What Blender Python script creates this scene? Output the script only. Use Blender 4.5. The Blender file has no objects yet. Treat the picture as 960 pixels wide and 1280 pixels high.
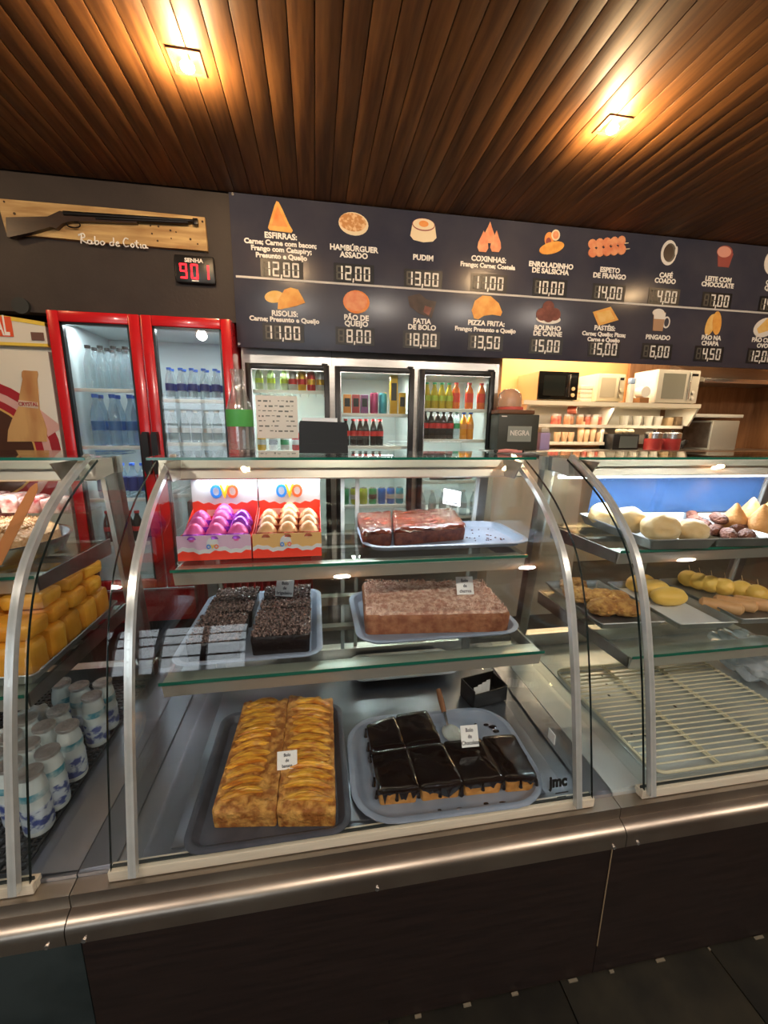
import bpy, bmesh, math, random
from mathutils import Vector, Matrix, noise, Euler
random.seed(7)
sc = bpy.context.scene
PI = math.pi
# ------------------------------------------------------------------ camera, world, lights
H = 1.40
FPX, PITCH, ROLL, YAW = 507.7, .2066, .01211, .16767
cp, sp, cy_, sy_ = math.cos(PITCH), math.sin(PITCH), math.cos(YAW), math.sin(YAW)
fw = Vector((sy_*cp, cy_*cp, -sp)); rt = Vector((cy_, -sy_, 0)); up = rt.cross(fw)
c_, s_ = math.cos(ROLL), math.sin(ROLL)
R2 = c_*rt + s_*up; U2 = -s_*rt + c_*up
CAM = Vector((0, 0, H))
cam = bpy.data.objects.new('camera', bpy.data.cameras.new('camera'))
sc.collection.objects.link(cam); sc.camera = cam
cam.data.sensor_fit = 'VERTICAL'; cam.data.sensor_height = 36; cam.data.lens = FPX/1280*36
cam.data.clip_start = .02
cam.matrix_world = Matrix(((R2.x, U2.x, -fw.x, 0), (R2.y, U2.y, -fw.y, 0), (R2.z, U2.z, -fw.z, H), (0, 0, 0, 1)))

def ray(px, py):
    return R2*((px-480)/FPX) - U2*((py-640)/FPX) + fw
def at(px, py, Y=None, Z=None, X=None):
    """world point on the plane Y=, Z= or X= seen at a pixel of the photograph"""
    d = ray(px, py)
    if Y is not None: t = Y/d.y
    elif Z is not None: t = (Z-H)/d.z
    else: t = X/d.x
    return CAM + d*t

w = bpy.data.worlds.new('world'); sc.world = w; w.use_nodes = True
bg = w.node_tree.nodes['Background']; bg.inputs[0].default_value = (.86, .93, 1, 1); bg.inputs[1].default_value = 3.2
sc.view_settings.view_transform = 'Standard'; sc.view_settings.look = 'None'
sc.view_settings.exposure = 0.35; sc.view_settings.gamma = 1
try: sc.cycles.transparent_max_bounces = 32
except Exception: pass
YB = 2.84                                   # plane of the menu board
ZC = at(286, 240, Y=YB).z                   # ceiling height
def area(name, loc, sx, sy, power, col, rot=(0, 0, 0), spread=PI):
    l = bpy.data.lights.new(name, 'AREA'); l.shape = 'RECTANGLE'; l.size = sx; l.size_y = sy
    l.energy = power; l.color = col; l.spread = spread
    o = bpy.data.objects.new(name, l); o.location = loc; o.rotation_euler = rot; sc.collection.objects.link(o); return o
COOL = (.86, .94, 1); WARM = (1, .66, .34)
pt = area('window_portal', (-1.87, -2.95, 1.4), 2.25, 1.1, 1, (1, 1, 1), (PI/2, 0, 0)); pt.data.cycles.is_portal = True
# ------------------------------------------------------------------ materials
MATS = {}
def mat(name, col, rough=.5, metal=0, col2=None, nscale=8, stretch=None, bump=0, bscale=40, coat=0, emit=0, spec=.5,
        rand=0, ramp=(.35, .65), detail=4, sss=0, aniso=0):
    if name in MATS: return MATS[name]
    m = bpy.data.materials.new(name); m.use_nodes = True; nt = m.node_tree; b = nt.nodes['Principled BSDF']
    b.inputs['Base Color'].default_value = (*col, 1); b.inputs['Roughness'].default_value = rough
    b.inputs['Metallic'].default_value = metal; b.inputs['Coat Weight'].default_value = coat
    b.inputs['Coat Roughness'].default_value = .08
    b.inputs['Specular IOR Level'].default_value = spec
    if sss: b.inputs['Subsurface Weight'].default_value = sss; b.inputs['Subsurface Scale'].default_value = .01
    if emit:
        b.inputs['Emission Color'].default_value = (*col, 1); b.inputs['Emission Strength'].default_value = emit
    tc = nt.nodes.new('ShaderNodeTexCoord'); mp = nt.nodes.new('ShaderNodeMapping')
    nt.links.new(tc.outputs['Object'], mp.inputs[0])
    if stretch: mp.inputs['Scale'].default_value = stretch
    if rand:
        oi = nt.nodes.new('ShaderNodeObjectInfo'); ml = nt.nodes.new('ShaderNodeMath'); ml.operation = 'MULTIPLY'; ml.inputs[1].default_value = 37
        nt.links.new(oi.outputs['Random'], ml.inputs[0]); nt.links.new(ml.outputs[0], mp.inputs['Location'])
    colout = None
    if col2:
        n = nt.nodes.new('ShaderNodeTexNoise'); n.inputs['Scale'].default_value = nscale; n.inputs['Detail'].default_value = detail
        nt.links.new(mp.outputs[0], n.inputs['Vector'])
        r = nt.nodes.new('ShaderNodeValToRGB'); r.color_ramp.elements[0].color = (*col, 1); r.color_ramp.elements[1].color = (*col2, 1)
        r.color_ramp.elements[0].position, r.color_ramp.elements[1].position = ramp
        nt.links.new(n.outputs[0], r.inputs[0]); colout = r.outputs[0]
        if rand:
            hv = nt.nodes.new('ShaderNodeHueSaturation'); mr = nt.nodes.new('ShaderNodeMapRange')
            mr.inputs['To Min'].default_value = 1-rand; mr.inputs['To Max'].default_value = 1+rand
            nt.links.new(oi.outputs['Random'], mr.inputs[0]); nt.links.new(mr.outputs[0], hv.inputs['Value'])
            nt.links.new(colout, hv.inputs['Color']); colout = hv.outputs[0]
        nt.links.new(colout, b.inputs['Base Color'])
    if bump:
        n2 = nt.nodes.new('ShaderNodeTexNoise'); n2.inputs['Scale'].default_value = bscale; n2.inputs['Detail'].default_value = 3
        nt.links.new(mp.outputs[0], n2.inputs['Vector'])
        bp = nt.nodes.new('ShaderNodeBump'); bp.inputs['Strength'].default_value = bump; bp.inputs['Distance'].default_value = .01
        nt.links.new(n2.outputs[0], bp.inputs['Height']); nt.links.new(bp.outputs[0], b.inputs['Normal'])
    MATS[name] = m; return m
def glass(name, tint=(.93, .97, .96), rough=.0, haze=0, hazecol=(.8, .9, .9), boost=1.0):
    if name in MATS: return MATS[name]
    m = bpy.data.materials.new(name); m.use_nodes = True; nt = m.node_tree; nt.nodes.clear()
    o = nt.nodes.new('ShaderNodeOutputMaterial'); mx = nt.nodes.new('ShaderNodeMixShader')
    t = nt.nodes.new('ShaderNodeBsdfTransparent'); g = nt.nodes.new('ShaderNodeBsdfGlossy'); f = nt.nodes.new('ShaderNodeMath'); f.operation = 'MULTIPLY_ADD'
    lw = nt.nodes.new('ShaderNodeLayerWeight'); lw.inputs['Blend'].default_value = .5      # Schlick fresnel, the same on both sides of a pane
    pw5 = nt.nodes.new('ShaderNodeMath'); pw5.operation = 'POWER'; pw5.inputs[1].default_value = 5
    nt.links.new(lw.outputs['Facing'], pw5.inputs[0]); nt.links.new(pw5.outputs[0], f.inputs[0]); f.inputs[1].default_value = .96; f.inputs[2].default_value = .04
    t.inputs[0].default_value = (*tint, 1); g.inputs['Roughness'].default_value = rough
    ml = nt.nodes.new('ShaderNodeMath'); ml.operation = 'MULTIPLY'; ml.inputs[1].default_value = boost; ml.use_clamp = True
    nt.links.new(f.outputs[0], ml.inputs[0]); nt.links.new(ml.outputs[0], mx.inputs[0])
    src = t.outputs[0]
    if haze:
        d = nt.nodes.new('ShaderNodeBsdfDiffuse'); d.inputs[0].default_value = (*hazecol, 1); m2 = nt.nodes.new('ShaderNodeMixShader')
        m2.inputs[0].default_value = haze; nt.links.new(t.outputs[0], m2.inputs[1]); nt.links.new(d.outputs[0], m2.inputs[2]); src = m2.outputs[0]
    nt.links.new(src, mx.inputs[1]); nt.links.new(g.outputs[0], mx.inputs[2]); nt.links.new(mx.outputs[0], o.inputs[0])
    MATS[name] = m; return m
steel = mat('brushed_steel', (.52, .49, .45), .30, 1, (.60, .57, .53), 6, (1, 8, 8))
steel_d = mat('worn_steel', (.25, .235, .22), .38, 1, (.40, .38, .36), 10, bump=.04, bscale=30)
deckm = mat('deck_steel', (.21, .225, .26), .30, .85, (.26, .275, .31), 3)
alum = mat('aluminium', (.80, .81, .82), .25, 1, (.66, .67, .68), 9, bump=.05, bscale=30)
pan_m = mat('baking_tin', (.26, .27, .27), .4, .85, (.36, .37, .36), 14)
cream = mat('cream_rail', (.60, .54, .42), .35, 0, (.68, .62, .50), 9, (1, 20, 20))
profm = mat('satin_profile', (.62, .64, .62), .22, .5, (.75, .77, .75), 20)
wenge = mat('dark_wood_laminate', (.010, .005, .004), .5, 0, (.019, .010, .008), 6, (1, 1, 14), bump=.03, bscale=30)
tealb = mat('dark_teal_panel', (.012, .02, .022), .4, 0, (.03, .042, .044), 7)
ceilw = mat('ceiling_wood', (.20, .088, .026), .62, 0, (.10, .040, .012), 3.0, (14, .9, 6), bump=.04, bscale=8, rand=.22, detail=6, spec=.3)
darkwall = mat('dark_brown_paint', (.024, .016, .013), .6, 0, (.032, .022, .018), 5, bump=.1, bscale=60)
black = mat('black_plastic', (.012, .012, .013), .35)
blackm = mat('black_metal', (.02, .021, .023), .3, .3)
rub = mat('dark_rubber', (.02, .025, .025), .6)
gl = glass('clear_glass', (.975, .985, .98)); gl_f = glass('fridge_glass', (.93, .96, .95), haze=.02, boost=1.3)
gl_s = glass('shelf_glass', (.93, .97, .955)); gl_b = glass('bottle_glass', (.96, .98, .97), boost=2.2, haze=.06)
gl_h = glass('side_glass', (.96, .975, .97), boost=1.1)
edge_g = mat('glass_edge_green', (.01, .13, .085), .15, 0, coat=.5); edge_d = mat('glass_edge_dark', (.01, .018, .015), .2)
red = mat('red_paint', (.62, .012, .018), .25, coat=.4); redp = mat('red_plastic', (.35, .008, .012), .35)
white = mat('white_plastic', (.80, .80, .78), .4); whitep = mat('white_laminate', (.72, .66, .54), .45)
inner = mat('fridge_liner', (.52, .58, .58), .4); orange_w = mat('ochre_wall', (.80, .42, .16), .6, 0, (.84, .46, .19), 3)
brownw = mat('brown_wood_panel', (.26, .12, .05), .45, 0, (.36, .18, .08), 4, (6, 6, 1), bump=.02)
tray_g = mat('grey_tray', (.23, .28, .37), .38, 0, (.28, .33, .43), 20, bump=.02)
tray_k = mat('charcoal_tray', (.05, .055, .075), .4, 0, (.08, .085, .11), 20)
paper = mat('white_card', (.92, .93, .93), .6); ink = mat('ink', (.03, .03, .05), .6)
letw = mat('white_lettering', (.86, .85, .82), .5)
# ------------------------------------------------------------------ mesh helpers
def link(o): sc.collection.objects.link(o); return o
def wloc(p):
    v = Vector((0, 0, 0))
    while p: v += p.location; p = p.parent
    return v
class MB:
    def __init__(s): s.bm = bmesh.new(); s.mi = 0
    def _new(s, n0):
        s.bm.faces.ensure_lookup_table()
        for f in s.bm.faces[n0:]: f.material_index = s.mi
        return s
    def box(s, x0, x1, y0, y1, z0, z1, bev=0, M=None):
        n0 = len(s.bm.faces)
        vs = [s.bm.verts.new((x, y, z)) for x in (x0, x1) for y in (y0, y1) for z in (z0, z1)]
        fs = [s.bm.faces.new([vs[i] for i in q]) for q in ((0, 1, 3, 2), (4, 6, 7, 5), (0, 4, 5, 1), (2, 3, 7, 6), (0, 2, 6, 4), (1, 5, 7, 3))]
        for f in fs: f.material_index = s.mi
        if bev:
            es = list({e for f in fs for e in f.edges})
            r = bmesh.ops.bevel(s.bm, geom=es, offset=bev, segments=2, affect='EDGES', profile=.5)
            allv = {v for f in r['faces'] for v in f.verts}
            vs = list(allv)
            for f in r['faces']: f.material_index = s.mi
        if M is not None: bmesh.ops.transform(s.bm, matrix=M, verts=list(set(vs)))
        return s
    def grid_rows(s, rows, close=False, cap=False, capends=True):
        """rows of points -> skin"""
        R = [[s.bm.verts.new(p) for p in r] for r in rows]
        n = len(R[0])
        for a, b in zip(R[:-1], R[1:]):
            for i in range(n if close else n-1):
                j = (i+1) % n
                try: f = s.bm.faces.new((a[i], a[j], b[j], b[i])); f.material_index = s.mi
                except ValueError: pass
        if cap:
            for r in (R[0], R[-1]):
                try: f = s.bm.faces.new(r); f.material_index = s.mi
                except ValueError: pass
        return s
    def lathe(s, prof, c=(0, 0, 0), seg=20, sx=1, sy=1, M=None):
        rows = []
        for r, z in prof:
            r = max(r, 1e-5)
            rows.append([Vector((c[0]+sx*r*math.cos(2*PI*k/seg), c[1]+sy*r*math.sin(2*PI*k/seg), c[2]+z)) for k in range(seg)])
        if M is not None: rows = [[M @ p for p in r] for r in rows]
        return s.grid_rows(rows, True, True)
    def cyl(s, p0, p1, r, seg=10, r1=None):
        return s.tube([p0, p1], [r, r if r1 is None else r1], seg)
    def tube(s, path, r, seg=8, closed=False):
        path = [Vector(p) for p in path]; n = len(path); rows = []
        if not isinstance(r, (list, tuple)): r = [r]*n
        ref = None
        for i, p in enumerate(path):
            a = path[i-1] if (i or closed) else p; b = path[(i+1) % n] if (i < n-1 or closed) else p
            d = (b-a).normalized()
            if ref is None:
                ref = Vector((0, 0, 1)) if abs(d.z) < .9 else Vector((1, 0, 0))
            u = (ref - d*ref.dot(d)).normalized(); v = d.cross(u); ref = u
            rows.append([p + r[i]*(u*math.cos(2*PI*k/seg)+v*math.sin(2*PI*k/seg)) for k in range(seg)])
        if closed: rows.append(rows[0])
        return s.grid_rows(rows, True, not closed)
    def prism(s, pts, axis, a0, a1):
        """2D outline extruded along an axis. x: pts=(y,z); y: pts=(x,z); z: pts=(x,y)"""
        def P(p, a): return {'x': (a, p[0], p[1]), 'y': (p[0], a, p[1]), 'z': (p[0], p[1], a)}[axis]
        A = [s.bm.verts.new(P(p, a0)) for p in pts]; B = [s.bm.verts.new(P(p, a1)) for p in pts]; n = len(pts)
        fs = [s.bm.faces.new(A), s.bm.faces.new(B)]
        for i in range(n): fs.append(s.bm.faces.new((A[i], A[(i+1) % n], B[(i+1) % n], B[i])))
        for f in fs: f.material_index = s.mi
        return s
    def blob(s, c, r, sub=3, amp=.0, freq=6, seed=0, flat=None, M=None):
        n0 = len(s.bm.faces)
        res = bmesh.ops.create_icosphere(s.bm, subdivisions=sub, radius=1)
        for v in res['verts']:
            p = v.co.copy(); k = 1+amp*noise.noise(p*freq+Vector((seed*7.3, seed*3.1, seed)))
            p = Vector((p.x*r[0]*k, p.y*r[1]*k, p.z*r[2]*k))
            if flat is not None and p.z < flat: p.z = flat
            v.co = (M @ p if M is not None else p) + Vector(c)
        for v in res['verts']:
            for f in v.link_faces: f.material_index = s.mi
        return s
    def text(s, body, size, c, sx=1.0, bold=.0, depth=.001, rot=(PI/2, 0, 0), align='CENTER', shear=0):
        cu = bpy.data.curves.new('t', 'FONT'); cu.body = body; cu.size = size; cu.align_x = align; cu.align_y = 'CENTER'
        cu.extrude = depth; cu.offset = bold; cu.shear = shear; cu.resolution_u = 3
        o = bpy.data.objects.new('t', cu); sc.collection.objects.link(o)
        me = bpy.data.meshes.new_from_object(o)
        M = Matrix.Translation(c) @ Euler(rot).to_matrix().to_4x4() @ Matrix.Diagonal((sx, 1, 1, 1))
        me.transform(M); n0 = len(s.bm.faces); s.bm.from_mesh(me); s._new(n0)
        bpy.data.objects.remove(o); bpy.data.curves.remove(cu); bpy.data.meshes.remove(me)
        return s
    def build(s, name, mats, parent=None, smooth=True, flat=False):
        bmesh.ops.remove_doubles(s.bm, verts=s.bm.verts, dist=1e-6)
        bmesh.ops.recalc_face_normals(s.bm, faces=s.bm.faces)
        me = bpy.data.meshes.new(name); s.bm.to_mesh(me); s.bm.free()
        for m in (mats if isinstance(mats, (list, tuple)) else [mats]): me.materials.append(m)
        o = bpy.data.objects.new(name, me)
        if smooth and not flat:
            me.shade_smooth()
            try: me.set_sharp_from_angle(angle=math.radians(38))
            except Exception: pass
        if parent:
            me.transform(Matrix.Translation(-wloc(parent))); o.parent = parent
        return link(o)
def build_each(mb, name, mats, parent=None, **k):
    """every loose piece of the mesh becomes an object of its own"""
    bm = mb.bm; seen = set(); out = []
    bm.verts.index_update()
    for v0 in list(bm.verts):
        if v0 in seen: continue
        st = [v0]; comp = set([v0])
        while st:
            v = st.pop()
            for e in v.link_edges:
                w2 = e.other_vert(v)
                if w2 not in comp: comp.add(w2); st.append(w2)
        seen |= comp; n = MB(); mp_ = {v: n.bm.verts.new(v.co) for v in comp}; fs = {f for v in comp for f in v.link_faces}
        for f in fs: n.bm.faces.new([mp_[v] for v in f.verts]).material_index = f.material_index
        out.append(n.build(name, mats, parent, **k))
    bm.free(); return out
def tag(o, label=None, cat=None, group=None, kind=None):
    if label: o['label'] = label
    if cat: o['category'] = cat
    if group: o['group'] = group
    if kind: o['kind'] = kind
    return o
def T(name, loc, label, cat, group=None):
    o = bpy.data.objects.new(name, None); o.location = loc; o.empty_display_size = .05; link(o); return tag(o, label, cat, group)
def solo(mb, name, mats, label, cat, group=None, loc=None):
    """thing that is one mesh; origin moved to its base"""
    o = mb.build(name, mats)
    if loc is not None:
        o.data.transform(Matrix.Translation(-Vector(loc))); o.location = loc
    return tag(o, label, cat, group)
def struct(o): o['kind'] = 'structure'; return o
def dup(o, loc=None, rz=None, label=None, group=None, parent=None):
    c = o.copy(); link(c)
    if parent: c.parent = parent
    for ch in list(o.children): dup(ch, parent=c)
    if loc is not None: c.location = loc
    if rz is not None: c.rotation_euler = (0, 0, rz)
    if label: c['label'] = label
    if group: c['group'] = group
    return c
def recolor(o, part, m):
    for ch in o.children:
        if ch.name.split('.')[0] == part:
            ch.data = ch.data.copy(); ch.data.materials.clear(); ch.data.materials.append(m)
    return o
def rrect(w, d, r, n=5):
    pts = []
    for cx, cy, a0 in ((w/2-r, d/2-r, 0), (-w/2+r, d/2-r, PI/2), (-w/2+r, -d/2+r, PI), (w/2-r, -d/2+r, 1.5*PI)):
        for k in range(n+1):
            a = a0+PI/2*k/n; pts.append((cx+r*math.cos(a), cy+r*math.sin(a)))
    return pts
def catmull(P, n=5):
    P = [Vector(p) for p in P]; out = []
    for i in range(len(P)-1):
        a, b, c, d = P[max(i-1, 0)], P[i], P[i+1], P[min(i+2, len(P)-1)]
        for k in range(n):
            t = k/n; out.append(.5*((2*b)+(-a+c)*t+(2*a-5*b+4*c-d)*t*t+(-a+3*b-3*c+d)*t**3))
    out.append(P[-1]); return out
# ------------------------------------------------------------------ room shell
b = MB().box(-3.4, 5.4, -3.1, 4.4, -.12, -.012); floor = struct(b.build('floor', mat('floor_base', (.02, .018, .016), .7)))
tile_m = mat('floor_tile', (.016, .015, .012), .45, 0, (.034, .030, .020), 9, bump=.08, bscale=25, rand=.5)
tproto = None
for i in range(11):
    for j in range(5):
        x, y = -2.1+.45*i+.447, .735-.45*(j+1)
        if tproto is None:
            tproto = MB().box(0, .447, 0, .447, 0, .012, .0015).build('tile', tile_m); t = tproto
        else: t = tproto.copy(); link(t)
        t.location = (x-.002, y, -.012); t.parent = floor
cb = MB().box(-3.4, 5.4, -3.1, 4.4, ZC+.03, ZC+.15); ceiling = struct(cb.build('ceiling', darkwall))
LAMPS = [(-2.2, 1.95), (-.445, 1.95), (1.352, 1.95), (3.13, 1.95), (-1.6, -1.25), (.2, -1.25), (1.9, -1.25), (3.6, -1.25)]  # the last four are fill lamps added behind the viewer
pl = None
for i in range(84):
    x = -2.743+.0925*i
    if pl is None: pl = MB().box(0, .0895, -3.05, YB+.0, 0, .02, .002).build('plank', ceilw); q = pl
    else: q = pl.copy(); link(q)
    q.location = (x, 0, ZC); q.parent = ceiling
struct(MB().box(-3.4, -.47, YB+.02, YB+.10, 2.03, ZC+.02).build('trim_1', darkwall))
struct(MB().box(-.47, 5.4, YB+.03, YB+.10, 1.975, ZC+.02).build('trim_2', darkwall))
FX1 = at(624, 465, Y=2.95).x+.004
struct(MB().box(-3.4, FX1, 3.62, 3.7, 0, ZC).build('wall_back', darkwall))
struct(MB().box(FX1, FX1+.04, 3.0, 4.35, 0, ZC).build('wall_partition', orange_w))
struct(MB().box(FX1+.04, 5.4, 4.35, 4.42, 0, ZC).build('wall_alcove', orange_w))
struct(MB().box(-3.4, -3.3, -3.1, 4.4, 0, ZC+.02).build('wall_left', darkwall))
struct(MB().box(5.3, 5.4, -3.1, 4.4, 0, ZC+.02).build('wall_right', brownw))
# front wall behind the camera, with the shop windows the cases reflect
fwall = MB()
WX0, WX1, WZ0, WZ1 = -3.0, -.75, .85, 1.95
fwall.box(-3.4, 5.4, -3.1, -3.0, 0, WZ0); fwall.box(-3.4, 5.4, -3.1, -3.0, WZ1, ZC+.02)
fwall.box(-3.4, WX0, -3.1, -3.0, WZ0, WZ1); fwall.box(WX1, 5.4, -3.1, -3.0, WZ0, WZ1)
struct(fwall.build('wall_front', darkwall))
wn = MB()
for i in range(6):
    x = WX0+(WX1-WX0)*i/5; wn.box(x-.03, x+.03, -3.07, -3.01, WZ0, WZ1)
for i in range(5): z = WZ0+.02+(WZ1-WZ0-.04)*i/4; wn.box(WX0, WX1, -3.065, -3.015, z-.02, z+.02)
wo = struct(wn.build('window_1', blackm))
MB().box(WX0, WX1, -3.05, -3.04, WZ0, WZ1).build('pane', gl, wo)
# brown timber panel on the right part of the alcove
bx0 = at(787, 455, Y=4.33).x
tp = MB().box(bx0, 5.3, 4.31, 4.345, 1.0, 2.4); struct(tp.build('trim_3', brownw))
# ------------------------------------------------------------------ downlights
lampm = mat('lamp_glow', (1, .72, .42), .3, emit=60)
for i, (x, y) in enumerate(LAMPS):
    lab = {1: 'small recessed ceiling spotlight glowing at upper left', 2: 'small recessed ceiling spotlight glowing at right above the menu board'}.get(i, 'recessed spotlight outside the frame in the ceiling, %s' % ['far left', '', '', 'far right', 'added as fill behind viewer at left', 'added as fill behind viewer, second', 'added as fill behind viewer, third', 'added as fill behind viewer at right'][i])
    t = T('downlight', (x, y, ZC-.002), lab, 'spotlight', None)
    fr = MB()
    o = [(a, b) for a, b in rrect(.115, .115, .004, 2)]
    fr.box(x-.058, x+.058, y-.058, y-.046, ZC-.006, ZC-.001); fr.box(x-.058, x+.058, y+.046, y+.058, ZC-.006, ZC-.001)
    fr.box(x-.058, x-.046, y-.046, y+.046, ZC-.006, ZC-.001); fr.box(x+.046, x+.058, y-.046, y+.046, ZC-.006, ZC-.001)
    fr.build('trim_ring', mat('lamp_trim', (.11, .05, .016), .6), t)
    MB().lathe([(.0, .0), (.018, -.004), (.026, -.012), (.024, -.022), (.012, -.03), (0, -.032)], (x, y, ZC-.001), 16).build('bulb', lampm, t)
    l = bpy.data.lights.new('spot_lamp', 'POINT'); l.energy = 20 if i in (1, 2) else (9 if i < 4 else 62); l.color = WARM if i < 4 else (1, .90, .78); l.shadow_soft_size = .025 if i < 4 else .07
    lo = link(bpy.data.objects.new('spot_lamp', l)); lo.location = (x, y, ZC-.065)
# ------------------------------------------------------------------ menu board
bl, br_ = at(286, 240, Y=YB).x, 3.75
bz0 = at(294, 434, Y=YB).z; bz1 = ZC-.005; bzm = at(290, 346, Y=YB).z
board = T('menu_board', (1.6, YB, bz0), 'long slate menu board with food pictures and digital prices above the fridges', 'menu board')
bmat = mat('slate_print', (.036, .040, .066), .25, 0, (.060, .060, .082), 2.5, bump=.015, bscale=6, detail=8)
MB().box(bl, br_, YB-.012, YB+.0, bz0, bz1, .002).build('panel', bmat, board)
MB().box(bl+.015, br_, YB-.0145, YB-.012, bzm-.006, bzm+.006).build('divider_line', mat('line_white', (.55, .55, .55), .4), board)
for px, py in ((289, 243), (297, 430)):
    p = at(px, py, Y=YB-.012); MB().cyl((p.x+.01, YB-.02, p.z), (p.x+.01, YB-.011, p.z), .008).build('screw', alum, board)
YP = YB-.0135
SEG = {'0': 'abcdef', '1': 'bc', '2': 'abged', '3': 'abgcd', '4': 'fgbc', '5': 'afgcd', '6': 'afgedc', '7': 'abc', '8': 'abcdefg', '9': 'abcfgd', ' ': ''}
def segs(mb, x, z, h, ch, on, off, Y, th=.0015, t=None):
    w_ = h*.5; t = t or h*.125; g = t*.25
    L = {'a': (x+g, x+w_-g, z+h-t, z+h), 'd': (x+g, x+w_-g, z, z+t), 'g': (x+g, x+w_-g, z+h/2-t/2, z+h/2+t/2),
         'f': (x, x+t, z+h/2+g, z+h-g), 'b': (x+w_-t, x+w_, z+h/2+g, z+h-g), 'e': (x, x+t, z+g, z+h/2-g), 'c': (x+w_-t, x+w_, z+g, z+h/2-g)}
    for k, (a, b, c, d) in L.items():
        lit = k in SEG[ch]
        if lit or off is not None:
            mb.mi = on if lit else off; mb.box(a, b, Y-(th if lit else th*.5), Y, c, d)
pbk = mat('price_backing', (.010, .010, .012), .4); ghost = mat('price_ghost', (.10, .095, .08), .5)
fries = mat('print_golden', (.70, .30, .05), .5, 0, (.80, .44, .10), 20)
ylw = mat('print_yellow', (.75, .45, .10), .5, 0, (.80, .55, .20), 25)
orn = mat('print_orange', (.75, .22, .04), .5, 0, (.80, .32, .08), 20)
bunb = mat('print_bun', (.55, .25, .08), .5, 0, (.80, .55, .30), 50, ramp=(.45, .6))
pinkb = mat('print_salmon', (.70, .22, .10), .5, 0, (.78, .36, .18), 25)
brn = mat('print_brown', (.12, .03, .02), .5, 0, (.22, .07, .05), 25)
crm = mat('print_cream', (.80, .68, .48), .5); prw = mat('print_white', (.75, .73, .70), .5)
cof = mat('print_coffee', (.05, .03, .02), .4); cok = mat('print_cocoa', (.62, .30, .24), .5); pbr = mat('print_red_brown', (.28, .06, .05), .5)
lat = mat('print_latte', (.40, .24, .14), .5); dkc = mat('print_dark_cake', (.03, .018, .016), .5, 0, (.06, .035, .03), 20)
def px2(px, py): p = at(px, py, Y=YP); return p.x, p.z
M2P = (at(600, 400, Y=YP)-at(500, 400, Y=YP)).x/100   # rough metres per pixel
def ell(cx, cy, rx, ry, rot=0, n=22, k0=0, k1=1):
    s_ = 1/ (1.0) * scale_at(cx, cy)
    x, z = px2(cx, cy); out = []
    for i in range(n):
        a = 2*PI*(k0+(k1-k0)*i/n); u, v = rx*math.cos(a), ry*math.sin(a)
        out.append((x+s_*(u*math.cos(rot)-v*math.sin(rot)), z+s_*(u*math.sin(rot)+v*math.cos(rot))))
    return out
def scale_at(px, py):
    a, b_ = px2(px, py-5), px2(px, py+5); return abs(a[1]-b_[1])/10
def poly(cx, cy, pts):
    s_ = scale_at(cx, cy); x, z = px2(cx, cy); return [(x+u*s_, z-v*s_) for u, v in pts]
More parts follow.
